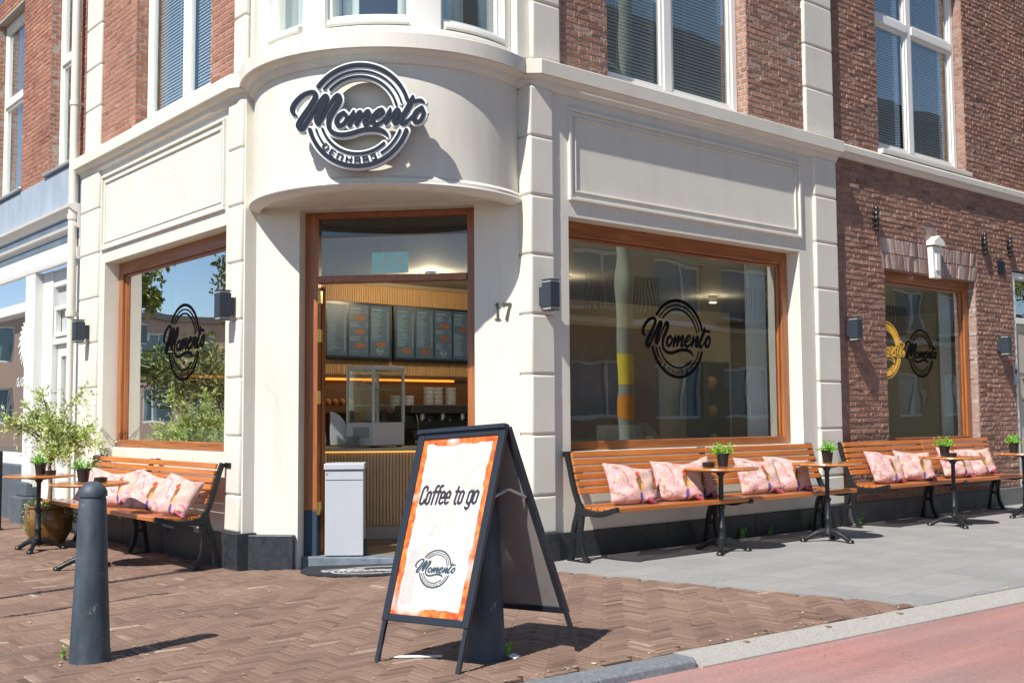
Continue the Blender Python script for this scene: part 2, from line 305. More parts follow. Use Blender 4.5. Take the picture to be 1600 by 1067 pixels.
def emblem_segments():
    """capsules (x0,y0,r0,x1,y1,r1); unit = 1/82 ring radius handled later, y up, ring centre at 0,0"""
    seg = []
    def chain(c):
        for p, q in zip(c[:-1], c[1:]): seg.append((*p, *q))
    for st in SCRIPT:
        c = crom(st); c = np.column_stack([445+c[:, 0]*.09375-564, -(125+c[:, 1]*.09375-181), c[:, 2]*.09375/2*.88]); chain([tuple(x) for x in c])
    for R, w, a0, a1 in [(82.5,3.3,16,143.5),(72.5,1.7,15,142),(63.5,2.1,14,137),(82.5,3.4,195,341),(72.5,1.7,197,217),(72.5,1.7,301,339),(62.5,2.1,199,312)]:
        aa = np.radians(np.linspace(a0, a1, 60)); chain([(R*math.cos(t), R*math.sin(t), w) for t in aa])
    for ch, ang in zip('DENHAAG', (223, 234.3, 245.5, 257.5, 268.5, 279.2, 290)):
        t = R_(ang); c = np.array([math.cos(t), math.sin(t)]); e = np.array([-math.sin(t), math.cos(t)])
        for ln in LETTERS[ch]:
            pl = [tuple(c*73.2+e*x*5.6+(-c)*y*4.3)+(.82,) for x, y in ln]; chain(pl)
    return seg
SEGS = emblem_segments()
def field(segs, cell, pad=14, ext=(-125, 128, -95, 95)):
    xs = np.arange(ext[0]-pad, ext[1]+pad, cell); ys = np.arange(ext[2]-pad, ext[3]+pad, cell); F = np.full((len(ys), len(xs)), -50.)
    for x0, y0, r0, x1, y1, r1 in segs:
        k = max(r0, r1)+pad+cell; i0, i1 = np.searchsorted(xs, [min(x0, x1)-k, max(x0, x1)+k]); j0, j1 = np.searchsorted(ys, [min(y0, y1)-k, max(y0, y1)+k])
        X, Y = np.meshgrid(xs[i0:i1], ys[j0:j1]); dx, dy = x1-x0, y1-y0; l2 = dx*dx+dy*dy+1e-9
        t = np.clip(((X-x0)*dx+(Y-y0)*dy)/l2, 0, 1); f = r0+(r1-r0)*t-np.hypot(X-x0-t*dx, Y-y0-t*dy)
        F[j0:j1, i0:i1] = np.maximum(F[j0:j1, i0:i1], f)
    return xs, ys, F
def iso_mesh(xs, ys, F, iso, scale, a, b, T):
    """fill F>iso as a flat plate a..b (b = front); side walls when a != b"""
    m = M(); G = F-iso; ins = G > 0; H, Wd = G.shape; full = ins[:-1,:-1] & ins[1:,:-1] & ins[:-1,1:] & ins[1:,1:]; anyc = ins[:-1,:-1] | ins[1:,:-1] | ins[:-1,1:] | ins[1:,1:]
    vid = {}
    def V(x, y, d):
        k = (round(x, 3), round(y, 3), d)
        if k not in vid: vid[k] = len(m.v); m.v.append(T(x*scale, d, y*scale))
        return vid[k]
    two = abs(a-b) > 1e-9
    for j in range(H-1):
        i = 0
        while i < Wd-1:
            if full[j, i]:
                k = i
                while k+1 < Wd-1 and full[j, k+1]: k += 1
                q = [(xs[i], ys[j]), (xs[k+1], ys[j]), (xs[k+1], ys[j+1]), (xs[i], ys[j+1])]
                m.f.append(tuple(V(*p, b) for p in q))
                if two: m.f.append(tuple(V(*p, a) for p in q[::-1]))
                i = k+1; continue
            if anyc[j, i]:
                cs = [(i, j), (i+1, j), (i+1, j+1), (i, j+1)]; poly = []; cr = []
                for n in range(4):
                    (i0, j0), (i1, j1) = cs[n], cs[(n+1) % 4]; g0, g1 = G[j0, i0], G[j1, i1]
                    if g0 > 0: poly.append((xs[i0], ys[j0]))
                    if (g0 > 0) != (g1 > 0):
                        t = g0/(g0-g1); p = (xs[i0]+(xs[i1]-xs[i0])*t, ys[j0]+(ys[j1]-ys[j0])*t); poly.append(p); cr.append(p)
                if len(poly) >= 3:
                    m.f.append(tuple(V(*p, b) for p in poly))
                    if two:
                        m.f.append(tuple(V(*p, a) for p in poly[::-1]))
                        for n in range(0, len(cr)-1, 2): m.f.append((V(*cr[n], a), V(*cr[n], b), V(*cr[n+1], b), V(*cr[n+1], a)))
            i += 1
    return m
_F1 = field(SEGS, .62); _F2 = field(SEGS, 1.0)
def emblem(T, R, a, b, fine=False, iso=0., y_up=True):
    xs, ys, F = _F1 if fine else _F2
    return iso_mesh(xs, ys, F, iso, R/82.5, a, b, T)
def strokes_mesh(strokes, T, a, b, cell=.5, sub=6, smooth=True):
    seg = []
    for st in strokes:
        c = crom(st, sub) if smooth else np.array(st, float)
        for p, q in zip(c[:-1], c[1:]): seg.append((*p, *q))
    A = np.array(seg); ext = (A[:, [0, 3]].min(), A[:, [0, 3]].max(), A[:, [1, 4]].min(), A[:, [1, 4]].max())
    return iso_mesh(*field(seg, cell, pad=4*cell+A[:, [2, 5]].max(), ext=ext), 0, 1, a, b, T)
def text_mesh(txt, size, T, d, shear=0., sx=1., off=0., extr=0.):
    c = bpy.data.curves.new('t', 'FONT'); c.body = txt; c.size = size; c.shear = shear; c.offset = off; c.align_x = 'CENTER'; c.resolution_u = 4
    o = bpy.data.objects.new('t', c); COL.objects.link(o); bpy.context.view_layer.update()
    me = bpy.data.meshes.new_from_object(o.evaluated_get(bpy.context.evaluated_depsgraph_get())); m = M()
    m.v = [T(v.co.x*sx, d, v.co.y) for v in me.vertices]; m.f = [tuple(p.vertices) for p in me.polygons]
    bpy.data.objects.remove(o); bpy.data.meshes.remove(me); return m

# ================================================================== GROUND
def sheet(name, poly, z0, z1, mat): return struct(M().prism(poly, z0, z1).build(name, mat))
g = M(); xs = [-300, -60, -20, -6, 0, 6, 14, 60, 300]; ys = [-300, -60, -20, -8, -3, -1, -.3, 0, .3, .6, .9, 1.2, 1.5, 1.9, 3, 8, 20, 60, 300]
for y in ys:
    for x in xs: g.v.append((x, y, ground_z(y)-.07+(.052 if y > -3 else 0)))
n = len(xs)
for j in range(len(ys)-1):
    for i in range(n-1): g.f.append((j*n+i, j*n+i+1, (j+1)*n+i+1, (j+1)*n+i))
SAND = P('jointing_sand', (.13, .10, .08), .95, var=.3, vs=30, bump=.6, bs=60)
struct(g.build('ground', SAND))
def kerb_y(x): return -3.075-.058*x
def herring(x0, x1, y0, y1, inside):
    m = M(); w = .0455; L = 4; g2 = .0022; rg = np.random.default_rng(3)
    for r in range(int(y0/w)-1, int(y1/w)+2):
        for c in range(int((x0-r*w)/(2*L*w))-2, int((x1-r*w)/(2*L*w))+2):
            for kind in (0, 1):
                bx = (r+c*2*L)*w; by = r*w
                if kind == 0: a = (bx, bx+L*w, by, by+w)
                else: a = (bx+L*w, bx+(L+1)*w, by-(L-1)*w, by+w)
                cx, cy = (a[0]+a[1])/2, (a[2]+a[3])/2
                if not (x0 < cx < x1 and y0 < cy < y1 and inside(cx, cy)): continue
                zz = ground_z(cy)+float(rg.normal(0, .0011)); tx, ty = rg.normal(0, .009, 2)*(1 if kind else .6); e = .0035
                z = lambda x, y, dz=0: zz+(x-cx)*tx+(y-cy)*ty+dz
                p = [(a[0]+g2, a[2]+g2), (a[1]-g2, a[2]+g2), (a[1]-g2, a[3]-g2), (a[0]+g2, a[3]-g2)]
                q = [(a[0]+g2+e, a[2]+g2+e), (a[1]-g2-e, a[2]+g2+e), (a[1]-g2-e, a[3]-g2-e), (a[0]+g2+e, a[3]-g2-e)]
                vs = [(*t, z(*t, -.03)) for t in p]+[(*t, z(*t, -.0035)) for t in p]+[(*t, z(*t, 0)) for t in q]
                fs = [(8,9,10,11)]+[(k, (k+1) % 4, 4+(k+1) % 4, 4+k) for k in range(4)]+[(4+k, 4+(k+1) % 4, 8+(k+1) % 4, 8+k) for k in range(4)]
                tn = rg.normal(.42, .13); tn = tn+.34 if rg.random() < .05 else tn
                m.add(vs, fs, None, float(np.clip(tn, 0, 1)))
    return m
def brick_zone(x, y):
    if y < kerb_y(x)+.035: return False
    if x > 1.41-.246*y - .02 and y < .3: return False
    if x > 1.9: return x < 1.41-.246*y
    if y > -.3 and x > -.02 and x+y*.91 > 1.80: return False
    if y > 1.7 and x > -.0: return False
    return x > max(-4.0, -4.9+(y+6.86)*.19)
struct(herring(-4.1, 2.4, -3.4, 9.2, brick_zone).build('brick_pavement', PAVE, recalc=False))
# grey pavers beside the facade, as one sheet with cut joints
def paver_mat():
    m = P('grey_concrete_paver', (.285, .285, .28), .85, var=.22, vs=150, bump=.5, bs=200, bd=.003); t = m.node_tree; N = t.nodes; L = t.links; b = N['Principled BSDF']
    tc = N.new('ShaderNodeTexCoord'); br = N.new('ShaderNodeTexBrick'); br.offset = .5; br.inputs['Scale'].default_value = 1; br.inputs['Brick Width'].default_value = .30; br.inputs['Row Height'].default_value = .30; br.inputs['Mortar Size'].default_value = .0025; br.inputs['Mortar Smooth'].default_value = .1
    br.inputs['Color1'].default_value = (.92, .92, .92, 1); br.inputs['Color2'].default_value = (1.08, 1.07, 1.05, 1); br.inputs['Mortar'].default_value = (.56, .55, .53, 1)
    mp = N.new('ShaderNodeMapping'); mp.inputs['Rotation'].default_value = (0, 0, R_(-3)); L.new(tc.outputs['Object'], mp.inputs[0]); L.new(mp.outputs[0], br.inputs[0])
    mx = N.new('ShaderNodeMixRGB'); mx.blend_type = 'MULTIPLY'; mx.inputs[0].default_value = 1; src = b.inputs['Base Color'].links[0].from_socket; L.new(src, mx.inputs[1]); L.new(br.outputs[0], mx.inputs[2])
    n = N.new('ShaderNodeTexNoise'); n.inputs['Scale'].default_value = 1.3; n.inputs['Detail'].default_value = 6; L.new(tc.outputs['Object'], n.inputs[0]); r = N.new('ShaderNodeValToRGB'); r.color_ramp.elements[0].color = (.82, .8, .78, 1); r.color_ramp.elements[1].color = (1.1, 1.1, 1.1, 1); L.new(n.outputs[0], r.inputs[0])
    m2 = N.new('ShaderNodeMixRGB'); m2.blend_type = 'MULTIPLY'; m2.inputs[0].default_value = 1; L.new(mx.outputs[0], m2.inputs[1]); L.new(r.outputs[0], m2.inputs[2]); L.new(m2.outputs[0], b.inputs['Base Color'])
    return m
PAVER = paver_mat()
scuff(PAVER, (.40, .39, .37), .07, .05, 5, vor=True, amt=.6); scuff(PAVER, (.13, .125, .12), .62, .72, 3.3, amt=.5)
xl = lambda y: 1.41-.246*y
poly = [(xl(.02), .02), (xl(-.3), -.3), (xl(kerb_y(2.15)+.03), kerb_y(2.15)+.03), (30, kerb_y(30)+.03), (30, .02)]
sheet('grey_pavement', poly, -.03, .001, PAVER)
m = M(); rg = np.random.default_rng(5)        # a row of thin cut stones along the edge of the grey paving, joined to the kerb
# kerb: raised blue stone at the corner, dropped concrete strip further on
KST = P('kerb_stone', (.17, .185, .20), .75, var=.3, vs=40, bump=.4, bs=90)
KCO = P('kerb_concrete', (.36, .34, .31), .88, var=.35, vs=90, bump=.5, bs=160)
m = M(); x = -4.6
while x < -.06:
    q = min(x+.98, -.04)
    a, b = kerb_y(x), kerb_y(q); pr = [(0, -.12), (0, -.002), (-.012, .004), (-.13, .004), (-.15, -.012), (-.165, -.12)]
    vs = [(x+.004, a+d, z) for d, z in pr]+[(q-.004, b+d, z) for d, z in pr]; k = len(pr)
    m.add(vs, [tuple(range(k)), tuple(range(k, 2*k))]+[(i, (i+1) % k, k+(i+1) % k, k+i) for i in range(k)]); x = q
struct(m.build('kerb', KST, bevel=.004))
m = M(); x = -.03
while x < 30:
    q = x+1.0; a, b = kerb_y(x), kerb_y(q); pr = [(.02, -.12), (.02, -.001), (.01, .003), (-.175, -.036), (-.18, -.12)]
    vs = [(x+.002, a+d, z) for d, z in pr]+[(q-.002, b+d, z) for d, z in pr]; k = len(pr)
    m.add(vs, [tuple(range(k)), tuple(range(k, 2*k))]+[(i, (i+1) % k, k+(i+1) % k, k+i) for i in range(k)]); x = q
struct(m.build('dropped_kerb', KCO))
RED = P('red_asphalt', (.40, .195, .175), .85, var=.2, vs=60, bump=.55, bs=260, bd=.004, dirt=.0)
_t = RED.node_tree; _n = _t.nodes.new('ShaderNodeTexNoise'); _n.inputs['Scale'].default_value = .9; _n.inputs['Detail'].default_value = 7; _c = _t.nodes.new('ShaderNodeTexCoord'); _t.links.new(_c.outputs['Object'], _n.inputs[0])
_r = _t.nodes.new('ShaderNodeValToRGB'); _r.color_ramp.elements[0].position = .35; _r.color_ramp.elements[1].position = .65; _r.color_ramp.elements[0].color = (1, .98, .95, 1); _r.color_ramp.elements[1].color = (.86, 1.08, 1.12, 1); _t.links.new(_n.outputs[0], _r.inputs[0])
_m = _t.nodes.new('ShaderNodeMixRGB'); _m.blend_type = 'MULTIPLY'; _m.inputs[0].default_value = 1; _b = _t.nodes['Principled BSDF']; _s = _b.inputs['Base Color'].links[0].from_socket
_v = _t.nodes.new('ShaderNodeTexNoise'); _v.inputs['Scale'].default_value = 3.2; _v.inputs['Detail'].default_value = 9; _vm = _t.nodes.new('ShaderNodeMapping'); _vm.inputs['Scale'].default_value = (.12, 1.6, 1); _t.links.new(_c.outputs['Object'], _vm.inputs[0]); _t.links.new(_vm.outputs[0], _v.inputs[0])
_vr = _t.nodes.new('ShaderNodeValToRGB'); _vr.color_ramp.elements[0].position = .42; _vr.color_ramp.elements[1].position = .62; _vr.color_ramp.elements[0].color = (1, 1, 1, 1); _vr.color_ramp.elements[1].color = (.80, .84, .84, 1); _t.links.new(_v.outputs[0], _vr.inputs[0])
_vx = _t.nodes.new('ShaderNodeMixRGB'); _vx.blend_type = 'MULTIPLY'; _vx.inputs[0].default_value = 1; _t.links.new(_s, _vx.inputs[1]); _t.links.new(_vr.outputs[0], _vx.inputs[2]); _s = _vx.outputs[0]; _t.links.new(_s, _m.inputs[1]); _t.links.new(_r.outputs[0], _m.inputs[2]); _t.links.new(_m.outputs[0], _b.inputs['Base Color'])
scuff(RED, (.20, .12, .11), .64, .74, 2.2, (1, 2, 1), .55); scuff(RED, (.55, .50, .46), .035, .025, 4, vor=True, amt=.5); cracks(RED, (.14, .08, .07), .8, .006)
sheet('cycle_path', [(-12, kerb_y(-12)-.14), (30, kerb_y(30)-.14), (30, -6.0), (-12, -6.0)], -.08, -.045, RED)
ASPH = P('road_asphalt', (.06, .06, .062), .9, var=.2, vs=80, bump=.5, bs=200)
sheet('road', [(-60, -13), (60, -13), (60, -6.02), (-60, -6.02)], -.09, -.05, ASPH)

# ================================================================== CAFE BUILDING (white corner with drum bay)
cafe = thing('cafe_building', 'cream corner building with a round bay over its corner door and brick above', 'building')
def part(m, name, mat, parent=None, **k): return m.build(name, mat, parent or cafe, **k)
ZT = 4.02
OPR = (2.13, 5.48, .90, 2.93); OPL = (2.2, 5.24, .90, 2.93)
w = wall_grid(FR, 1.70, 6.14, -.12, ZT, [OPR], -.30, 0.); part(w, 'wall', CREAM)
w = wall_grid(FL, 1.83, 5.96, -.2, ZT, [OPL], -.30, 0.); part(w, 'wall', CREAM)
OPD = (.417, 1.958, -.2, 3.01)
w = wall_grid(FC, .0, CL, -.15, 3.04, [OPD], -.22, 0.); part(w, 'wall', CREAM)
# plinth of dark stone blocks
m = M()
for a, b in [(1.95, 3.3), (3.304, 4.6), (4.604, 5.735)]: m.box(a, b, .002, .03, -.1, .225, FR)
part(m, 'plinth', STONE, bevel=.008); m = M(); m.box(1.635, 1.945, -.14, .065, -.1, .235, FR); part(m, 'plinth', STONE, bevel=.008); m = M(); m.box(5.74, 6.16, .002, .065, -.1, .235, FR)
part(m, 'plinth', STONE, bevel=.008); m = M()
for a, b in [(2.13, 3.4), (3.404, 4.5), (4.504, 5.395)]: m.box(a, b, .002, .03, -.2, .21, FL)
part(m, 'plinth', STONE, bevel=.008); m = M(); m.box(1.80, 2.125, -.12, .065, -.2, .225, FL); part(m, 'plinth', STONE, bevel=.008); m = M(); m.box(5.4, 5.97, .002, .065, -.2, .225, FL)
part(m, 'plinth', STONE, bevel=.008); m = M(); m.box(.0, .40, .002, .07, -.2, .21, FC); part(m, 'plinth', STONE, bevel=.008); m = M(); m.box(1.96, CL-.02, .002, .07, -.2, .21, FC)
part(m, 'plinth', STONE, bevel=.008)
# rusticated pilasters
QJ = [.225, .545, 1.05, 1.553, 2.056, 2.56, 3.063, 3.566, 4.0]; QU = [4.24, 4.74, 5.22, 5.70, 6.2, 6.7]
def pilaster(T, a, b, js, d0=-.02, d1=.035, side=0.):
    m = M()
    for z0, z1 in zip(js[:-1], js[1:]): m.box(a, b, d0, d1, z0+(.002 if z0 < .3 else .0), z1, T)
    o = part(m, 'pilaster', CREAM, bevel=.024, seg=3, smooth=50); m2 = M(); m2.box(a+.018, b-.018, d0, d1-.022, js[0], js[-1], T); m2.build('joint_bed', CREAM, o); return o
pilaster(FR, 1.665, 1.94, QJ, d0=-.16); pilaster(FR, 5.74, 6.16, QJ)
pilaster(FL, 1.85, 2.125, QJ, d0=-.22); pilaster(FL, 5.4, 5.97, QJ)
pilaster(FR, 5.617, 6.15, QU); pilaster(FL, 5.4, 5.87, QU); pilaster(FR, 1.70, 2.03, QU); pilaster(FL, 1.80, 2.03, QU)
# framed panels over the shop windows
def panel(T, a, b, z0, z1):
    m = M(); w = .03
    for k, (o, d) in enumerate([(0, .03), (.075, .018)]):
        A, B, C, D = a+o, b-o, z0+o, z1-o; ww = w if k == 0 else .018
        m.box(A, B, -.005, d, C, C+ww, T); m.box(A, B, -.005, d, D-ww, D, T); m.box(A, A+ww, -.005, d-.001, C+ww, D-ww, T); m.box(B-ww, B, -.005, d-.001, C+ww, D-ww, T)
    m.box(a+.0301, b-.0301, -.005, .008, z0+.0301, z0+.0749, T); m.box(a+.0301, b-.0301, -.005, .008, z1-.0749, z1-.0301, T)
    m.box(a+.0301, a+.0749, -.005, .0075, z0+.0751, z1-.0751, T); m.box(b-.0749, b-.0301, -.005, .0075, z0+.0751, z1-.0751, T)
    part(m, 'panel_moulding', CREAM, bevel=.006)
panel(FR, 2.13, 5.51, 3.07, 3.89); panel(FL, 2.22, 5.33, 3.07, 3.91)
# drum bay
c2 = CL/2; SAG = .86; DR = (c2*c2+SAG*SAG)/(2*SAG); Q = (CA+CB)/2; DC = Q+CN*(SAG-DR); HA = math.asin(c2/DR)
def drum(ang, R): a = ang; return (DC[0]+R*(CN[0]*math.cos(a)+CE[0]*math.sin(a)), DC[1]+R*(CN[1]*math.cos(a)+CE[1]*math.sin(a)))
FD = lambda R: (lambda a, d, z: (*drum(a, R+d), z))
angs = np.linspace(-HA, HA, 73)
m = M(); pth = [drum(a, DR) for a in angs]; sweep(m, pth, [(0, 3.05), (0, 4.03)], False); part(m, 'bay_wall', CREAM, smooth=40)
m = M(); sweep(m, [drum(a, DR) for a in np.linspace(-HA*1.0, HA*1.0, 73)], [(-.06, 3.03), (-.06, 2.985), (-.02, 2.985), (-.005, 2.995), (.03, 3.01), (.042, 3.03), (.03, 3.05), (.032, 3.065), (.012, 3.085), (0.001, 3.095)], False); part(m, 'bay_rim', CREAM, smooth=40)
m = M(); m.v = [(*p, 3.032) for p in [drum(a, DR-.05) for a in angs]]+[(*(CB-CN*.01), 3.032), (*(CA-CN*.01), 3.032)]; m.f = [tuple(range(len(m.v)))]; part(m, 'bay_soffit', CREAM)
# cornice following facade, drum and facade
path = [(0, 5.99), (0, 1.95)]+[drum(a, DR) for a in np.linspace(-HA*.985, HA*.985, 61)]+[(1.77, 0), (6.18, 0)]
prof = [(0.0, 3.985), (.02, 3.99), (.035, 4.01), (.05, 4.04), (.05, 4.046), (.075, 4.052), (.10, 4.075), (.105, 4.083), (.13, 4.083), (.133, 4.20), (.125, 4.207), (.02, 4.235), (0, 4.24), (-.25, 4.245)]
m = M(); sweep(m, path, prof); part(m, 'cornice', CREAM, smooth=38)
# upper bay: sill ring, posts, curved windows
m = M(); sweep(m, [drum(a, DR) for a in np.linspace(-HA*.97, HA*.97, 61)], [(.02, 4.236), (.02, 4.27), (.0, 4.30), (-.05, 4.315), (-.25, 4.32)]); part(m, 'bay_sill', CREAM, smooth=38)
m = M(); A2 = np.linspace(-HA*.97, HA*.97, 61)
def arc_block(m, a0, a1, R0, R1, z0, z1, n=12):
    aa = np.linspace(a0, a1, n); b = len(m.v)
    for a in aa: m.v += [(*drum(a, R0), z0), (*drum(a, R1), z0), (*drum(a, R1), z1), (*drum(a, R0), z1)]
    for i in range(n-1):
        for k in range(4): m.f.append((b+4*i+k, b+4*i+4+k, b+4*i+4+(k+1) % 4, b+4*i+(k+1) % 4))
    m.f += [(b, b+1, b+2, b+3), tuple(b+4*(n-1)+k for k in (3, 2, 1, 0))]
D = R_
for a0, a1 in [(-84, -47), (-24, -13.5), (20.5, 32), (64, 84)]: arc_block(m, D(a0), D(a1), DR-.3, DR-.02, 4.30, 7.0, 8)
part(m, 'bay_post', WHITE, bevel=.006)
m = M().box(1.58, 1.74, .02, .5, 4.243, 7); part(m, 'bay_return', CREAM); m = M().box(.02, .5, 1.74, 1.86, 4.243, 7); part(m, 'bay_return', CREAM)
for a0, a1 in [(-47, -24), (-13.5, 20.5), (32, 64)]:
    a0, a1 = D(a0), D(a1); m = M(); f = D(1.6)
    arc_block(m, a0, a0+f, DR-.16, DR-.08, 4.33, 7, 3); arc_block(m, a1-f, a1, DR-.16, DR-.08, 4.33, 7, 3); arc_block(m, a0+f, a1-f, DR-.16, DR-.081, 4.37, 4.42, 14)
    wf = part(m, 'window', WHITE, bevel=.004)
    m = M(); sweep(m, [drum(a, DR-.11) for a in np.linspace(a0+f, a1-f, 16)], [(0, 4.41), (0, 7)], False); m.build('pane', GLASS_UP, wf, smooth=60)
    m = M(); sweep(m, [drum(a, DR) for a in np.linspace(a0+D(1.5), a1-D(1.5), 16)], [(-.3, 4.31), (-.01, 4.315), (.005, 4.33), (.0, 4.36), (-.03, 4.38), (-.1, 4.385), (-.3, 4.385)]); m.build('sill', WHITE, wf, smooth=40)
# roof slab / floor inside bay so that no light leaks
CURT = P('white_curtain', (.72, .74, .74), .9, var=.05)
def curtain(m, a0, a1, R, z0, z1, k=26):
    b = len(m.v); n = int(abs(a1-a0)*R/.012)
    for i in range(n+1):
        a = a0+(a1-a0)*i/n; r = R+.022*math.sin(i*.62)+.01*math.sin(i*.23+1); m.v += [(*drum(a, r), z0), (*drum(a, r), z1)]
    for i in range(n): m.f.append((b+2*i, b+2*i+2, b+2*i+3, b+2*i+1))
m = M()
for a0, a1 in [(-46, -25), (-13, -4), (15.5, 20), (33, 52)]: curtain(m, D(a0), D(a1), DR-.30, 4.36, 7)
o = part(m, 'curtain', CURT, smooth=60)
# upper room shell (dark) behind the bay windows and the flat windows
DARKIN = P('upstairs_room', (.10, .10, .10), .9); CEILW = P('ceiling_white', (.36, .35, .32), .8)
m = M(); m.add([(.35, .35, 4.3), (9.4, .35, 4.3)], [])
m = M().box(.5, 12.0, 4.2, 4.3, 3.2, 7.5); m.build('room_back', DARKIN, cafe)
m = M().box(.35, 12.0, 2.3, 4.2, 3.14, 3.24); m.box(2.2, 12, 1.0, 2.299, 3.14, 3.24); m.box(2.2, 12, .32, 1.0, 3.14, 3.24); m.box(.32, 5.9, 4.201, 5.9, 3.14, 3.24)
part(m, 'floor_slab', DARKIN)
# corner pieces closing the drum
m = M(); m.v = [(*drum(a, DR-.02), 3.2) for a in angs]+[(2.4, .3, 3.2), (2.4, 2.4, 3.2), (.3, 2.4, 3.2)]; m.f = [tuple(range(len(m.v)))]; part(m, 'bay_floor', DARKIN)
# brick upper storeys
UWR = (2.64, 4.66, 4.24, 6.6); UWL = (2.585, 4.43, 4.29, 6.6)
w = wall_grid(FR, 1.95, 6.14, 4.24, 6.9, [(UWR[0]-.002, UWR[1]+.002, UWR[2], 6.61)], -.30, -.005); b1 = part(w, 'mortar_bed', MORTAR)
m = bricks(FR, 2.02, 5.63, 4.245, 6.9, [UWR], -.002, seed=11, rough=.35)
bricks(lambda u, d, z: (UWR[1]-d, u, z), .0, .16, 4.245, 6.6, [], -.0, seed=12, m=m, L=.21)
m.build('brickwork', BR_D, cafe, recalc=False)
w = wall_grid(FL, 1.95, 5.9, 4.24, 6.9, [(UWL[0]-.002, UWL[1]+.002, UWL[2], 6.61)], -.30, -.005); part(w, 'mortar_bed', MORTAR)
m = bricks(FL, 2.0, 5.42, 4.245, 6.9, [UWL], -.002, seed=13)
bricks(lambda u, d, z: (u, UWL[1]-d, z), .0, .16, 4.245, 6.6, [], -.0, seed=14, m=m, L=.21)
m.build('brickwork', BR_O, cafe, recalc=False)
BLIND = P('window_blind', (.70, .69, .67), .6, var=.04); BLIND_L = P('blue_grey_window_blind', (.55, .62, .70), .6, var=.05)
def sash(T, u0, u1, z0, z1, rec, mull, transom=None, parent=cafe, blind=BLIND, fw_=.075, gl=GLASS_UP, bl=True, matf=WHITE, tilt=.6):
    m = M(); a, b = u0+.003, u1-.003
    m.box(a, a+fw_, -rec-.08, -rec, z0, z1, T); m.box(b-fw_, b, -rec-.08, -rec, z0, z1, T); m.box(a+fw_, b-fw_, -rec-.08, -rec-.001, z0, z0+fw_+.03, T); m.box(a+fw_, b-fw_, -rec-.08, -rec-.001, z1-fw_, z1, T)
    for mu in mull: m.box(mu-.055, mu+.055, -rec-.08, -rec-.002, z0+fw_+.03, z1-fw_, T)
    cuts = [a+fw_]+[x for mu in mull for x in (mu-.055, mu+.055)]+[b-fw_]
    for i in range(0, len(cuts), 2):
        if transom: m.box(cuts[i], cuts[i+1], -rec-.08, -rec+.012, transom-.05, transom+.05, T)
    win = m.build('window', matf, parent, bevel=.006)
    m = M()                                                            # inner sash frames
    for i in range(0, len(cuts), 2):
        for (p, q) in ([(z0+fw_+.03, z1-fw_)] if not transom else [(z0+fw_+.03, transom-.05), (transom+.05, z1-fw_)]):
            A, B = cuts[i], cuts[i+1]; k = .038
            m.box(A, A+k, -rec-.06, -rec-.015, p, q, T); m.box(B-k, B, -rec-.06, -rec-.015, p, q, T); m.box(A+k, B-k, -rec-.06, -rec-.016, p, p+k, T); m.box(A+k, B-k, -rec-.06, -rec-.016, q-k, q, T)
    m.build('sash', matf, win, bevel=.004)
    g = M()
    for i in range(0, len(cuts), 2): x0, x1 = cuts[i], cuts[i+1]; g.add([(x0, -rec-.04, z0+.06), (x1, -rec-.04, z0+.06), (x1, -rec-.04, z1-.06), (x0, -rec-.04, z1-.06)], [(0, 1, 2, 3)], T)
    g.build('pane', gl, win, recalc=False)
    if bl:
        s = M(); z = z0+.13
        while z < z1-.1:
            for i in range(0, len(cuts), 2):
                x0, x1 = cuts[i]+.045, cuts[i+1]-.045; dz = .0175; s.add([(x0, -rec-.088, z-dz), (x1, -rec-.088, z-dz), (x1, -rec-.105, z+dz), (x0, -rec-.105, z+dz)], [(0, 1, 2, 3)], T)
            z += .034
        for mu in [(cuts[i]*.7+cuts[i+1]*.3) for i in range(0, len(cuts), 2)]: s.box(mu, mu+.008, -rec-.085, -rec-.083, z0+.1, z1, T)
        s.build('blind', blind, win, recalc=False)
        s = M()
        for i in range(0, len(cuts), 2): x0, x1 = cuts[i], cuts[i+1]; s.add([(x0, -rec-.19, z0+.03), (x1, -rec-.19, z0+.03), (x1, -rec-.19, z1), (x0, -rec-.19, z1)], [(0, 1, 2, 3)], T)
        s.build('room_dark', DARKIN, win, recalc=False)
    return win
sash(FR, *UWR, .13, [3.60], tilt=.9); sash(FL, *UWL, .13, [3.45], blind=BLIND_L, tilt=.9)
m = M(); m.box(UWL[0], UWL[1], -.13, .03, UWL[2]-.04, UWL[2], FL); m.box(UWR[0], UWR[1], -.13, .02, 4.236, 4.25, FR); part(m, 'window_sill', CREAM, bevel=.006)
# shop windows in varnished wood
def shopwin(T, u0, u1, z0, z1, rec, hm, parent=cafe, side=(.11, .11), head=.13, gl=GLASS):
    m = M(); s0, s1 = side
    for a, b in [(u0, u0+s0), (u1-s1, u1)]:
        m.box(a+.002, b-.002, -rec-.09, -rec, z0, z1, T)
        k = b-.045 if a == u0 else a+.005
    m.box(u0+s0+.0, u0+s0+.03, -rec-.07, -rec-.03, z0+.08, z1-head, T); m.box(u1-s1-.03, u1-s1, -rec-.07, -rec-.03, z0+.08, z1-head, T)
    fr = m.build('window', FRAMEW, parent, bevel=.008)
    m = M(); m.box(u0+s0, u1-s1, -rec-.09, -rec-.001, z1-head, z1, T); m.box(u0+s0+.03, u1-s1-.03, -rec-.07, -rec-.03, z1-head-.03, z1-head-.001, T); m.build('rail', hm, fr, bevel=.008); m = M(); m.box(u0+s0, u1-s1, -rec-.09, -rec+.03, z0, z0+.08, T)
    m.build('rail', hm, fr, bevel=.008)
    g = M().add([(u0+s0, -rec-.05, z0+.05), (u1-s1, -rec-.05, z0+.05), (u1-s1, -rec-.05, z1-head+.0), (u0+s0, -rec-.05, z1-head+.0)], [(0, 1, 2, 3)], T); g.build('pane', gl, fr, recalc=False)
    return fr
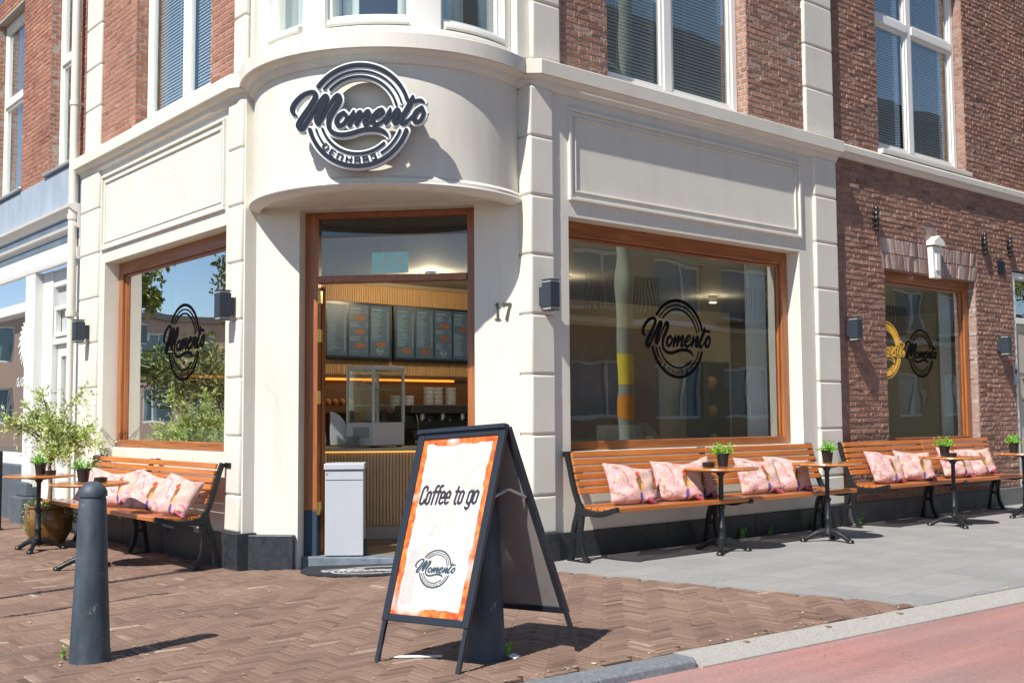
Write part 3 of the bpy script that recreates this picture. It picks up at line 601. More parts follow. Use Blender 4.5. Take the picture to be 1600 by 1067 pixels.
wr = shopwin(FR, *OPR, .16, FRAMEH); wl = shopwin(FL, *OPL, .16, FRAMEHY, gl=GLASS_L)
DECAL = P('black_vinyl', (.006, .006, .007), .9, spec=.0)
e = emblem(lambda x, d, y: (3.763+x, .2065-d, 1.945+y), .372, 0, 0); e.build('lettering', DECAL, wr, recalc=False)
e = emblem(lambda x, d, y: (.2065-d, 3.585-x, 1.965+y), .372, 0, 0); e.build('lettering', DECAL, wl, recalc=False)
# corner door frame
BLUEB = P('blue_black_kick_paint', (.02, .045, .075), .5)
m = M(); dz = -.16
m.box(.419, .535, dz-.1, dz, .40, 3.008, FC); m.box(1.868, 1.956, dz-.1, dz, .40, 3.008, FC)
dfr = part(m, 'door_frame', FRAMEW, bevel=.006)
m = M(); m.box(.535, 1.868, dz-.1, dz-.001, 2.955, 3.008, FC); m.box(.535, 1.868, dz-.1, dz+.01, 2.385, 2.445, FC); m.build('transom_bar', wood('varnished_door_rail', (.20, .058, .017), (.40, .14, .037), 0, sc=5), dfr, bevel=.006)
m = M(); m.box(.419, .535, dz-.1, dz+.002, -.06, .399, FC); m.build('kick_block', BLUEB, dfr, bevel=.004); m = M(); m.box(1.868, 1.956, dz-.1, dz+.002, -.06, .399, FC); m.build('kick_block', BLUEB, dfr, bevel=.004)
m = M().add([(.535, dz-.05, 2.445), (1.868, dz-.05, 2.445), (1.868, dz-.05, 2.955), (.535, dz-.05, 2.955)], [(0, 1, 2, 3)], FC); m.build('pane', glass_mat('transom_glass', .9, base=.04), dfr, recalc=False)
# open door leaf folded inside, seen edge-on, with hinges
lf = M(); LT = lambda u, d, z: FC(.553+u*.45-d*.89, dz-.12-d*.45-u*.89, z)
lf.box(-.02, .025, 0, .11, .03, 2.36, LT); lf.box(-.02, .025, .85, .95, .03, 2.36, LT); lf.box(-.02, .025, .11, .85, .03, .30, LT); lf.box(-.02, .025, .11, .85, 2.24, 2.36, LT)
dl = lf.build('door', FRAMEW, cafe, bevel=.005)
for z in (.42, 1.38, 1.92, 2.26): M().box(.536, .562, dz-.05, dz+.006, z-.055, z+.055, FC).tube([FC(.549, dz+.008, z-.06), FC(.549, dz+.008, z+.06)], .007, 8).build('hinge', BRASS, dl)
M().box(.0, .008, .12, .84, .31, 2.23, LT).build('pane', GLASS, dl)
m = M(); m.box(.42, 1.955, -.34, -.10, -.1, .010, FC); part(m, 'doorstep', P('worn_blue_stone', (.15, .18, .21), .7, var=.35, vs=9, bump=.3, bs=60), bevel=.01)

# ================================================================== BRICK BUILDING on the right
bb = thing('brick_building', 'dark red brick building with an arched lintel and white keystone, right of the cream corner', 'building', (0, 0, 0))
BW = (7.22, 9.36, .84, 2.90); BU = (7.18, 9.24, 4.31, 6.9); BD = (10.40, 12.2, -.2, 3.14); d0 = -.05
TB = lambda u, d, z: FR(u, d+d0, z)
w = wall_grid(TB, 6.165, 14, -.2, 4.10, [BW, BD], -.30, -.005); w.build('mortar_bed', MORTAR_D, bb)
w = wall_grid(TB, 6.165, 14, 4.10, 7.2, [BU], -.30, -.005); w.build('mortar_bed', MORTAR_D, bb)
def arch_in(u, z):      # region of the flat arch over the window
    t = (z-2.90)/.36; return 2.90 < z < 3.27 and (BW[0]-.02-.10*t) < u < (BW[1]+.02+.10*t)
hk = lambda u, z, t: t
m = bricks(TB, 6.165, 14, .24, 4.09, [BW, BD, (BW[0]-.06, BW[1]+.06, 2.90, 3.27), (8.17, 8.43, 3.2, 3.50)], -.0, seed=21, rough=1., course=.062, L=.215, hook=lambda u, z, t: t)
m.build('brickwork', BR_D, bb, recalc=False)
m = bricks(TB, 6.165, 14, 4.24, 7.2, [BU], -.0, seed=22, rough=.9, course=.062, L=.215)
bricks(lambda u, d, z: (BU[1]-d, -d0+u, z), .0, .14, 4.31, 7.1, [], 0, seed=23, m=m, L=.21, course=.062)
m.build('brickwork', BR_D, bb, recalc=False)
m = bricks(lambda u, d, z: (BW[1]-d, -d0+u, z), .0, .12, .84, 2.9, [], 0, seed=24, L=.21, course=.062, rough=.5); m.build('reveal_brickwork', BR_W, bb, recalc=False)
# soldier course fanned over the window
m = M(); rg = np.random.default_rng(9); nb = 33
for i in range(nb):
    for lev in (0, 1):
        z0, z1 = (2.905, 3.085) if lev == 0 else (3.09, 3.265)
        f = lambda k, z: (BW[0]-.02)+(BW[1]-BW[0]+.04)*(k/nb)+((k/nb-.5)*2)*.10*(z-2.9)/.36
        sh = .0 if lev == 0 else .0
        a0, a1, b0, b1 = f(i, z0)+.004, f(i+1, z0)-.004, f(i, z1)+.004, f(i+1, z1)-.004
        if abs((a0+a1)/2-8.30) < .13: continue
        j = lambda s=.003: float(rg.normal(0, s)); dd = .003+abs(j(.003)); e = .004
        vs = [(a0, -.02, z0), (a1, -.02, z0), (b1, -.02, z1), (b0, -.02, z1), (a0+e, dd+j(), z0+e), (a1-e, dd+j(), z0+e), (b1-e, dd+j(), z1-e), (b0+e, dd+j(), z1-e)]
        m.add(vs, [(4,5,6,7), (0,1,5,4), (1,2,6,5), (2,3,7,6), (3,0,4,7)], TB, float(np.clip(rg.normal(.45, .25), 0, 1)))
m.build('lintel_arch', BR_W, bb, recalc=False)
m = M()                                                         # keystone
m.prism([(8.215, 2.86), (8.385, 2.86), (8.41, 3.25), (8.19, 3.25)], 0, .07, lambda p, q, d: TB(p, d, q)); m.prism([(8.17, 3.26), (8.43, 3.26), (8.43, 3.31), (8.36, 3.35), (8.30, 3.385), (8.24, 3.35), (8.17, 3.31)], 0, .11, lambda p, q, d: TB(p, d, q))
m.box(8.255, 8.345, .07, .085, 2.95, 3.18, TB); m.build('keystone', WHITE, bb, bevel=.006)
# string course
path = [(6.165, -d0), (14.2, -d0)]; m = M(); sweep(m, path, [(0, 4.085), (.03, 4.09), (.05, 4.115), (.055, 4.14), (.085, 4.145), (.088, 4.21), (.07, 4.23), (0, 4.245), (-.1, 4.25)]); m.build('string_course', CREAM, bb, smooth=35)
for a, b in [(7.15, 9.27)]: M().box(a, b, -.13, .07, 4.25, 4.306, TB).build('window_sill', CREAM, bb, bevel=.008)
m = M()
for a, b in [(6.165, 7.9), (7.904, 9.6), (9.604, 10.39)]: m.box(a, b, -.02, .045, -.1, .225, TB)
m.build('plinth', STONE_G, bb, bevel=.01)
wb = shopwin(TB, *BW, .10, FRAMEH, parent=bb, side=(.06, .12), head=.12)
sash(TB, *BU, .12, [8.13], transom=5.98, parent=bb, blind=BLIND, tilt=.9)
# neon-like yellow emblem lit inside, dark vinyl on pane
NEON = P('lit_yellow_emblem', (1., .58, .08), .5, emit=.4)
e = emblem(lambda x, d, y: (8.235+x, .1955-d, 1.945+y), .285, 0, 0); e.build('lettering', DECAL, wb, recalc=False)
NB = P('emblem_backing', (.05, .035, .01), .5)
t = thing('lit_emblem_sign', 'yellow glowing round emblem sign hanging inside the brick building window', 'sign', (8.02, .55, 2.0))
_x, _y, _F = _F1; m = iso_mesh(_x, _y, .75-np.abs(_F+.5), 0, .34/82.5, -.006, .006, lambda x, d, y: (x, -d, y)); m.build('lettering', NEON, t, recalc=False)
m = M().tube([(-.2, .012, .3), (-.2, .012, .95)], .003, 5); m.tube([(.2, .012, .3), (.2, .012, .95)], .003, 5); m.build('hanging_wire', BLACKP, t)
# far entrance
CREAMDOOR = P('cream_door_paint', (.52, .46, .38), .45, var=.03)
m = M(); m.box(10.42, 10.50, -.16, -.02, .02, 3.12, TB); m.box(12.1, 12.18, -.16, -.02, .02, 3.12, TB); m.box(10.5, 12.1, -.16, -.021, 2.42, 2.50, TB); m.box(10.5, 12.1, -.16, -.021, 3.04, 3.12, TB)
ed = m.build('door_frame', WHITE, bb, bevel=.006); M().add([(10.5, -.09, 2.5), (12.1, -.09, 2.5), (12.1, -.09, 3.04), (10.5, -.09, 3.04)], [(0, 1, 2, 3)], TB).build('pane', GLASS, ed)
m = M(); m.box(10.51, 11.3, -.14, -.07, .03, 2.415, TB); m.box(10.60, 11.2, -.07, -.058, 1.75, 2.3, TB); m.box(10.60, 11.2, -.07, -.058, .25, .85, TB); m.box(11.31, 12.09, -.14, -.07, .03, 2.415, TB); dd_ = m.build('door', CREAMDOOR, bb, bevel=.008)
m = M(); m.tube([TB(10.62+.05*math.sin(t)*0, -.03+.05*math.sin(t), 1.52+.16*-math.cos(t)) for t in np.linspace(.25, PI-.25, 12)], .016, 8); m.build('handle', P('brown_handle', (.10, .035, .015), .35), dd_, smooth=60)
m = M().box(10.0, 14, -.9, -.35, -.1, 3.2, TB); m.build('hallway_back', DARKIN, bb)

# ================================================================== LEFT NEIGHBOUR
nbld = thing('shop_building', 'neighbouring shop with grey-blue band, white timber shopfront and red brick above, left edge', 'building', (0, 0, 0))
WHN = P('shopfront_white_paint', (.74, .735, .70), .45, var=.03, dirt=.08)
N1 = (6.31, 7.30, 4.29, 6.9); N2 = (8.47, 9.8, 4.29, 6.9)
w = wall_grid(FL, 5.975, 15, 4.22, 7.2, [N1, N2], -.30, -.005); w.build('mortar_bed', MORTAR, nbld)
m = bricks(FL, 5.975, 15, 4.24, 7.2, [N1, N2], .0, seed=31)
for wv in (N1, N2): bricks(lambda u, d, z, q=wv[1]: (u, q-d, z), .0, .14, 4.31, 7.1, [], 0, seed=33, m=m, L=.21)
m.build('brickwork', BR_O, nbld, recalc=False)
sash(FL, *N1, .12, [], transom=5.72, parent=nbld, blind=BLIND_L); sash(FL, *N2, .12, [], transom=5.72, parent=nbld, blind=BLIND_L)
for wv in (N1, N2): M().box(wv[0]-.08, wv[1]+.08, -.12, .06, 4.25, 4.288, FL).build('window_sill', P('grey_sill', (.24, .26, .28), .7), nbld, bevel=.006)
m = M().box(5.985, 15, -.3, .02, 3.70, 4.235, FL); m.build('rendered_band', GREYBAND, nbld)
m = M(); sweep(m, [(0, 15), (0, 5.99)], [(0.0, 3.06), (.05, 3.065), (.06, 3.10), (.06, 3.20), (.03, 3.21), (.03, 3.30), (.035, 3.42), (.09, 3.44), (.10, 3.47), (.06, 3.48), (.06, 3.60), (.12, 3.63), (.16, 3.66), (.17, 3.695), (0, 3.715)]); m.build('shop_cornice', WHN, nbld, smooth=30)
SLATE = P('blue_grey_lead', (.14, .18, .22), .5, var=.2)
m = M().box(6.0, 15, .0301, .034, 3.305, 3.40, FL); m.box(6.0, 15, .0601, .064, 3.49, 3.58, FL); m.build('fascia_lead', SLATE, nbld)
# shopfront joinery
m = M()
m.box(7.60, 7.98, -.25, .045, .36, 3.06, FL); m.box(6.20, 6.42, -.25, -.02, .3, 3.06, FL); m.box(6.0, 6.2, -.25, -.0, -.1, 3.06, FL); m.box(7.22, 7.60, -.25, -.06, -.08, 3.06, FL)
m.box(7.98, 15, -.22, -.02, 2.62, 2.75, FL); m.box(7.98, 15, -.22, -.03, .62, .76, FL); m.box(6.42, 7.22, -.25, -.08, 2.13, 2.22, FL); m.box(6.42, 7.22, -.25, -.08, 2.85, 3.06, FL); m.box(11, 11.2, -.2, -.02, .7, 3.06, FL)
m.build('shopfront_frame', WHN, nbld, bevel=.008)
M().box(6.42, 7.22, -.22, -.14, 2.22, 2.85, FL).build('blind_panel', P('frosted_transom', (.45, .47, .47), .5), nbld)
m = M(); m.box(6.50, 7.14, -.13, -.06, 2.22, 2.27, FL); m.box(6.50, 7.14, -.13, -.06, 2.55, 2.60, FL); m.box(6.50, 6.55, -.13, -.061, 2.27, 2.55, FL); m.box(7.09, 7.14, -.13, -.061, 2.27, 2.55, FL); m.build('top_light', WHN, nbld, bevel=.004)
m = M(); m.box(6.44, 6.56, -.2, -.13, .05, 2.13, FL); m.box(7.08, 7.20, -.2, -.13, .05, 2.13, FL); m.box(6.56, 7.08, -.2, -.13, .05, .6, FL); m.box(6.56, 7.08, -.2, -.13, 1.98, 2.13, FL); nd = m.build('door', WHN, nbld, bevel=.006)
M().box(6.56, 7.08, -.17, -.165, .6, 1.98, FL).build('pane', GLASS, nd); M().box(6.60, 6.64, -.13, -.07, 1.0, 1.2, FL).box(6.60, 6.72, -.075, -.06, 1.08, 1.11, FL).build('handle', BLACKP, nd, bevel=.004)
m = M().add([(7.98, -.12, .76), (15, -.12, .76), (15, -.12, 2.62), (7.98, -.12, 2.62)], [(0, 1, 2, 3)], FL); sp = m.build('pane', GLASS_L, nbld, recalc=False)
VW = P('white_vinyl', (.85, .85, .84), .5)
wing = []                                                     # feathered white wing and the tail of a script word
for k in range(13):
    a = R_(95+k*13); L = 15-abs(k-6)*.7; wing.append([(0, 0, 2.2), (math.cos(a)*L*.5, math.sin(a)*L*.5+1, 1.6), (math.cos(a+.18)*L, math.sin(a+.18)*L, .25)])
for k in range(7):
    a = R_(60-k*14); wing.append([(5, 12, 1.8), (5+math.cos(a)*6, 12+math.sin(a)*6, 1.2), (5+math.cos(a+.3)*11, 12+math.sin(a+.3)*10, .25)])
for k in range(6):
    a = R_(250+k*14); wing.append([(4, -8, 1.8), (4+math.cos(a)*5, -8+math.sin(a)*6, 1.2), (4+math.cos(a+.2)*9, -8+math.sin(a+.2)*10, .25)])
def scaled(st, k): return [[(a*k, b*k, c*k) for a, b, c in s] for s in st]
m = strokes_mesh(wing, lambda x, d, y: (.117-d, 8.36-x*.031, 2.22+y*.031), 0, 0, cell=.35); m.build('lettering', VW, sp, recalc=False)
word = [[(8,6,.6),(4,7,.7),(1,3,.7),(3,0,.7),(7,3,.6),(9,7,.6),(8,2,.7),(11,0,.5),(15,5,.5),(19,14,.6),(17,17,.5),(15,12,.6),(15,3,.7),(18,0,.5),(22,4,.5),(26,7,.6),(22,5,.7),(21,1,.7),(24,0,.6),(28,4,.6),(29,7,.6),(28,2,.7),(31,0,.5),(36,4,.4),(44,9,.3)],
        [(-14,7,.6),(-19,6,.7),(-21,2,.7),(-17,0,.6),(-13,5,.6),(-13,1,.7),(-9,0,.5),(-5,5,.5),(-3,7,.5),(-3,2,.6),(0,0,.5)]]
m = strokes_mesh(word, lambda x, d, y: (.117-d, 8.62-x*.0105, 1.66+y*.015), 0, 0, cell=.3); m.build('lettering', VW, sp, recalc=False)
m = M(); m.box(7.58, 8.05, .0, .16, -.2, .24, FL); m.box(7.60, 8.02, .0, .10, .241, .42, FL); m.box(8.05, 15, -.1, .05, -.2, .45, FL); m.box(8.05, 15, -.1, .0, .451, .62, FL); m.box(6.0, 6.42, .0, .04, -.2, .24, FL); m.box(6.42, 7.58, -.3, .02, -.2, -.0, FL); m.build('plinth', P('grey_stone_base', (.085, .105, .125), .6, var=.2, vs=5, bump=.2, bs=50), nbld, bevel=.02)
m = M().box(5.98, 15, -2.2, -2.1, -.1, 3.1, FL); m.box(5.98, 15, -2.1, -.26, -.1, 0, FL); m.box(5.98, 6.05, -2.1, -.26, 0, 3.1, FL); m.build('interior_shell', P('shop_interior', (.16, .20, .20), .9, var=.3, vs=2), nbld)
# downpipe
dp = thing('downpipe', 'cream rain pipe running down between grey-banded shop and corner building', 'downpipe', (-.09, 6.06, 0))
M().tube([(0, 0, 2.42), (0, 0, 7)], .052, 16).build('pipe', CREAM, dp, smooth=50)
M().tube([(0, 0, -.04), (0, 0, 2.42)], .038, 14).build('pipe', CREAM, dp, smooth=50)
for z in (2.42, 3.55, 4.9): M().tube([(0, 0, z-.03), (0, 0, z+.03)], .062, 16).box(.0, .09, -.02, .02, z-.015, z+.015).build('collar', CREAM, dp, smooth=40)

# ================================================================== INTERIOR OF THE CAFE
SLAT = P('oak_slats', (.66, .43, .21), .55, var=.2, vs=4, stretch=(8, 8, .5)); SLATB = P('slat_backing', (.42, .27, .13), .8)
FLOOR = P('cafe_floor', (.26, .18, .12), .35, var=.12, vs=2); INW = P('interior_beige_wall', (.42, .36, .27), .8, var=.06, vs=1.5)
m = M(); m.v = [(.25, 5.4, .008), (.25, 1.8, .008), (.42, 1.68, .008), (1.65, .36, .008), (1.9, .28, .008), (12, .28, .008), (12, 4.0, .008), (5.3, 4.0, .008), (5.3, 5.4, .008)]; m.f = [tuple(range(9))]; m.build('cafe_floor', FLOOR, cafe)
m = M(); z = 2.80; m.v = [(.3, 5.4, z), (.3, 1.85, z), (1.75, .31, z), (12, .31, z), (12, 5.4, z)]; m.f = [(0, 1, 2, 3, 4)]; m.build('cafe_ceiling', CEILW, cafe)
m = M(); m.box(.3, 5.3, 4.0, 4.05, 0, 2.8); m.box(5.3, 9.3, 4.0, 4.05, 0, 2.8); m.box(.3, .35, 5.3, 5.4, 0, 2.8); m.box(12, 12.05, .3, 4.0, 0, 2.8); m.build('interior_wall', INW, cafe); M().box(9.3, 12, 3.99, 4.05, 0, 2.8).build('brown_wall', P('interior_brown_wall', (.085, .055, .03), .8, var=.15, vs=1.2), cafe)
m = M()
x = .4
while x < 5.0: m.box(x, x+.017, 3.972, 3.985, 1.66, 2.74); x += .024
m.build('slat_wall', SLAT, cafe); M().box(.38, 5.0, 3.985, 3.999, 1.64, 2.76).build('slat_backing', SLATB, cafe)
WALNUT = P('dark_wood_niche', (.16, .075, .032), .6, var=.2)
M().box(.38, 5.0, 3.98, 3.999, .9, 1.64).build('niche_back', WALNUT, cafe)
M().box(.38, 4.2, 3.93, 3.963, 1.66, 1.70).build('niche_valance', WALNUT, cafe)
tag(M().box(.38, 3.85, 3.935, 3.96, 1.63, 1.655).build('led_strip', P('warm_led', (1, .33, .04), .5, emit=.9)), 'warm orange light strip under the slatted wall behind the counter', 'light strip')
# menu screens
SCR = P('menu_screen_dark', (.012, .016, .02), .25, emit=.0); PAN = P('menu_column', (.05, .085, .125), .4, emit=.14); TXT = P('menu_text', (.16, .28, .34), .5, emit=.12); TXTL = P('menu_food', (.22, .10, .05), .5, var=.5, vs=40); BEZ = P('screen_bezel', (.01, .01, .012), .3)
def screen(x0, x1, cols, label, offs):
    t = thing('menu_screen', label, 'screen', ((x0+x1)/2, 3.95, 1.862), 0, 'menu screens over the counter'); cx = (x0+x1)/2
    M().box(x0-cx, x1-cx, -.045, 0, 0, .67).build('bezel', BEZ, t, bevel=.004)
    M().box(x0-cx+.012, x1-cx-.012, -.0475, -.045, .03, .655).build('display', P('menu_backdrop', (.02, .04, .055), .3, emit=.1, var=.4, vs=6), t)
    m = M(); tx = M(); fd = M(); n = len(cols); wv = (x1-x0-.05)/n; rg = random.Random(int(offs*10))
    for k, kind in enumerate(cols):
        a = x0-cx+.025+k*wv+.012; b = a+wv-.03; m.box(a, b, -.0495, -.0477, .05, .635); y = .60
        tx.box(a+.02, a+(b-a)*.6, -.051, -.0497, y-.012, y)
        y -= .035; food = {'t': [], 'f': [.49, .33, .17], 'm': [.19], 'n': [.13], 'g': [.45, .30], 's': [.42]}[kind]
        while y > .10:
            if not any(abs(y-f) < .055 for f in food) and not (kind in 'mg' and y < .17):
                tx.box(a+.012, a+.012+(b-a)*rg.uniform(.3, .6), -.051, -.0497, y-.0045, y); tx.box(b-.035, b-.012, -.051, -.0497, y-.0045, y)
            y -= .0145
        for f in food: fd.lathe([(.0, 0), (1, 0), (1, .0014), (0, .0014)], 12, cap=False); s = fd.v[-48:]; fd.v[-48:] = [((a+b)/2+.015+px*(b-a)*.3, -.0497-pz, f+py*.03) for px, py, pz in s]
        if kind in 'mg': e = emblem(lambda x, d, yy, q=(a+b)/2: (q+x, -.0512-d, .115+yy), .042, 0, 0); o = M(); tx2 = e; tx2.build('lettering', TXT, t, recalc=False)
    m.build('menu_panel', PAN, t); tx.build('menu_text', TXT, t); fd.build('food_picture', TXTL, t)
screen(1.70, 2.915, ['t', 't', 'f', 'm'], 'left dark menu screen over the counter', 1.3); screen(2.94, 4.11, ['n', 'n', 'g', 's'], 'right dark menu screen over the counter', 2.7)
# curved slatted counter
cnt = thing('counter', 'curved wooden slatted cafe counter with pale top behind open door', 'counter', (1.9, 2.5, .008))
cp_ = [(.80, 3.35), (1.05, 2.95), (1.38, 2.62), (1.75, 2.34), (2.15, 2.14), (2.6, 2.02), (3.2, 1.98), (3.9, 1.98)]
cc = crom([(x-1.9, y-2.5, 0) for x, y in cp_], 8)[:, :2]; CPTH = [tuple(p) for p in cc]
m = M(); sweep(m, CPTH, [(0, .12), (0, .86)], False); m.build('carcass', P('counter_backing', (.52, .37, .20), .7), cnt)
m = M(); acc = 0
PS = P('pale_oak_slats', (.72, .50, .27), .5, var=.12, vs=5, stretch=(8, 8, .5))
L_ = np.cumsum([0]+[np.hypot(*(cc[i+1]-cc[i])) for i in range(len(cc)-1)]); 
for s in np.arange(.02, L_[-1]-.02, .032):
    x, y = np.interp(s, L_, cc[:, 0]), np.interp(s, L_, cc[:, 1]); x1_, y1_ = np.interp(s+.01, L_, cc[:, 0]), np.interp(s+.01, L_, cc[:, 1]); d = np.array([x1_-x, y1_-y]); d /= np.linalg.norm(d); nrm = np.array([d[1], -d[0]])
    T = lambda u, v, z, x=x, y=y, d=d, nrm=nrm: (x+d[0]*u+nrm[0]*v, y+d[1]*u+nrm[1]*v, z); m.box(-.011, .011, .001, .02, .13, .85, T)
m.build('front_slats', PS, cnt)
m = M(); sweep(m, CPTH, [(-.0, 0), (-.0, .12)], False); m.build('kickboard', P('counter_kick', (.55, .50, .42), .5), cnt)
m = M(); sweep(m, CPTH, [(-.62, .865), (.05, .865), (.055, .87), (.055, .89), (.05, .895), (-.62, .895)], True); m.build('top', P('counter_top', (.55, .50, .40), .35, var=.08), cnt)
m = M(); sweep(m, CPTH, [(.021, .85), (.035, .85), (.035, .862), (.021, .862)]); m.build('edge_light', P('edge_led', (1, .55, .12), .5, emit=.7), cnt)
# glass cake display on the counter
WPL = P('white_enamel', (.72, .74, .76), .35); 
dc = thing('cake_display', 'white tall glass cake display standing on the counter', 'display case', (1.84, 2.60, .903), R_(8))
m = M(); q = .21
m.box(-q, q, -q, q, .02, .25); m.box(-q, q, -q, q, .775, .82); dc_b = m.build('body', WPL, dc, bevel=.01)
m = M()
for sx in (-1, 1):
    for sy in (-1, 1): m.box(sx*q-.024*(sx > 0)-.0*(sx < 0), sx*q+.024*(sx < 0), sy*q-.024*(sy > 0), sy*q+.024*(sy < 0), .25, .775)
m.build('corner_post', WPL, dc)
m = M()
for z in (.42, .58): m.box(-q+.02, q-.02, -q+.02, q-.02, z, z+.008)
m.build('shelf', P('wire_shelf', (.6, .62, .62), .4), dc)
m = M().box(-q+.006, q-.006, -q+.006, -q+.009, .25, .775); m.box(-q+.006, -q+.009, -q+.01, q-.006, .25, .775); m.build('pane', glass_mat('case_glass', .5), dc)
m = M()
for k in range(9): m.box(-q-.003, -q+.001, -.15, .10, .10+k*.012, .106+k*.012)
m.build('vent_grille', P('vent_shadow', (.25, .26, .28), .6), dc); m = M()
for sx in (-.17, .17):
    for sy in (-.17, .17): m.box(sx-.02, sx+.02, sy-.02, sy+.02, 0, .02)
m.build('foot', BLACKP, dc)
# white cabinet in the doorway
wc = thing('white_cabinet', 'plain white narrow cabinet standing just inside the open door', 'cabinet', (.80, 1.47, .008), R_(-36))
CABM = P('shade_greyed_white', (.46, .48, .51), .45, var=.04, vs=5); m = M(); m.box(-.165, .165, -.14, .14, .01, .74); m.build('body', CABM, wc, bevel=.006); M().box(-.175, .175, -.155, .145, .745, .80).build('lid', CABM, wc, bevel=.008)  # white enamel; its doorway shade is put into the grey base colour
m = M(); m.box(-.16, .16, -.1415, -.14, .655, .66); m.box(-.1665, -.165, -.1, .1, .655, .66); m.tube([(-.15, -.145, .71), (-.15, -.139, .71)], .006, 8); m.build('seam', BLACKP, wc)
m = M().box(.166, .20, -.10, -.06, .0, .15); m.build('bracket', BLACKP, wc, bevel=.006)
# espresso machine, plates, grinder, cups, bread basket behind / on the counter
STEEL = P('brushed_steel', (.45, .44, .42), .28, metal=1); 
em = thing('espresso_machine', 'dark steel espresso machine with cups on top, behind the counter', 'coffee machine', (3.05, 3.15, .9), R_(-10))
m = M(); m.box(-.42, .42, -.22, .25, .05, .16); m.box(-.42, .42, .02, .25, .16, .34); m.box(-.44, .44, -.20, .26, .34, .44); m.build('body', P('machine_black', (.05, .045, .04), .3), em, bevel=.015)
for x in (-.25, 0, .25): M().tube([(x, -.08, .34), (x, -.08, .27)], .035, 12).tube([(x, -.08, .275), (x, -.26, .265)], .012, 8).build('group_head', STEEL, em, smooth=40)
for x in (-.38, .38): M().tube([(x, -.2, .33), (x, -.25, .25), (x, -.24, .14)], .006, 6).build('steam_wand', STEEL, em)
m = M(); m.box(-.40, .40, -.20, .0, .02, .05); m.build('drip_tray', STEEL, em)
CUP = P('grey_cups', (.33, .34, .36), .4)
for i, (x, y) in enumerate([(2.85, 3.75), (3.02, 3.72), (3.30, 3.70), (3.45, 3.74), (3.62, 3.70)]):
    m = M()
    for k in range(5 if i > 1 else 3): m.lathe([(.05, 0), (.062, .004), (.068, .05), (.064, .055), (.0, .05)], 16, (0, 0, k*.05), cap=False)
    o = m.build('cup_stack', CUP, None, smooth=50); o.location = (x, y, 1.30); tag(o, ['short stack of grey cups, leftmost on the shelf behind counter', 'short stack of grey cups next to the leftmost stack on shelf', 'tall cup stack, middle one on the shelf', 'tall cup stack, second from right on shelf', 'tall cup stack, rightmost on the shelf'][i], 'cups', 'stacks of cups on the back shelf')
tag(M().box(2.6, 4.2, 3.55, 3.95, 1.265, 1.295).box(2.62, 2.65, 3.6, 3.9, .0, 1.265).box(4.15, 4.18, 3.6, 3.9, 0, 1.265).build('back_shelf', WALNUT), 'dark wooden shelf unit at the back wall behind counter', 'shelf')
BREAD = P('bread_crust', (.45, .22, .08), .6, var=.3, vs=20)
m = M()
for k in range(7): m.tube([(-.30+.09*k, -.08, .06+.01*(k % 2)), (-.28+.09*k, .0, .075), (-.26+.09*k, .09, .06)], [.02, .042, .02], 10)
o = m.build('bread_rolls', BREAD, None, smooth=60); o.location = (1.95, 3.72, 1.30); tag(o, 'row of brown bread rolls on the shelf under orange light', 'bread')
tag(M().box(1.5, 2.5, 3.5, 3.95, 1.265, 1.295).box(1.52, 1.55, 3.5, 3.9, 0, 1.265).build('bread_shelf', WALNUT), 'wooden shelf carrying bread rolls behind counter', 'shelf')
gr = thing('food_slicer', 'white rounded slicer machine at the left end of the counter', 'slicer', (1.33, 2.98, .903), R_(-20))
M().lathe([(.0, 0), (.13, 0), (.14, .06), (.13, .16), (.08, .22), (.0, .24)], 20, cap=False).build('body', WPL, gr, smooth=60); M().lathe([(.0, .22), (.055, .22), (.06, .30), (.055, .37), (.0, .375)], 16, cap=False).build('hopper', WPL, gr, smooth=60)
m = M(); m.prism([(.18+.2*math.cos(t)*1, .02+.34*math.sin(t)) for t in np.linspace(0, PI/2, 8)]+[(.18, .02)], -.03, .03, lambda p, q, d: (p, d, q)); m.build('guard', WPL, gr, bevel=.006)
m = M()
for k in range(9): m.lathe([(.045, 0), (.085, .006), (.088, .01), (.05, .006)], 18, (0, 0, k*.013), cap=False)
o = m.build('plate_stack', WPL, None, smooth=50); o.location = (1.56, 2.62, .903); tag(o, 'stack of white plates on counter beside the cake display', 'plates')
# exit sign in transom
es = thing('exit_sign', 'pale green escape sign hanging inside above the door', 'sign', (1.25, 1.45, 2.52), R_(-47.7))
M().box(-.17, .17, -.004, .004, 0, .19).build('plate', P('sign_green', (.30, .60, .57), .5, emit=.1), es)
T = lambda x, d, y: (x, -.006-d, .095+y)
m = strokes_mesh([[(-3, 5, .9), (-3, 5.1, .9)], [(-3, 3, .8), (-4, 0, .8)], [(-4, 0, .6), (-2.2, -2, .5), (-3, -5, .5)], [(-4, 0, .6), (-6, -2, .5), (-8, -3, .5)], [(-3, 2.5, .5), (-.8, 1, .4)], [(3, 0, .7), (9, 0, .7)], [(6.5, 3, .7), (9.2, 0, .7), (6.5, -3, .7)]], lambda x, d, y: T(x*.013, 0, y*.013), 0, 0, cell=.35, smooth=False); m.build('pictogram', VW, es, recalc=False)
M().tube([(-.1, 0, .19), (-.1, 0, .27)], .004, 6).tube([(.1, 0, .19), (.1, 0, .27)], .004, 6).build('bracket', STEEL, es)
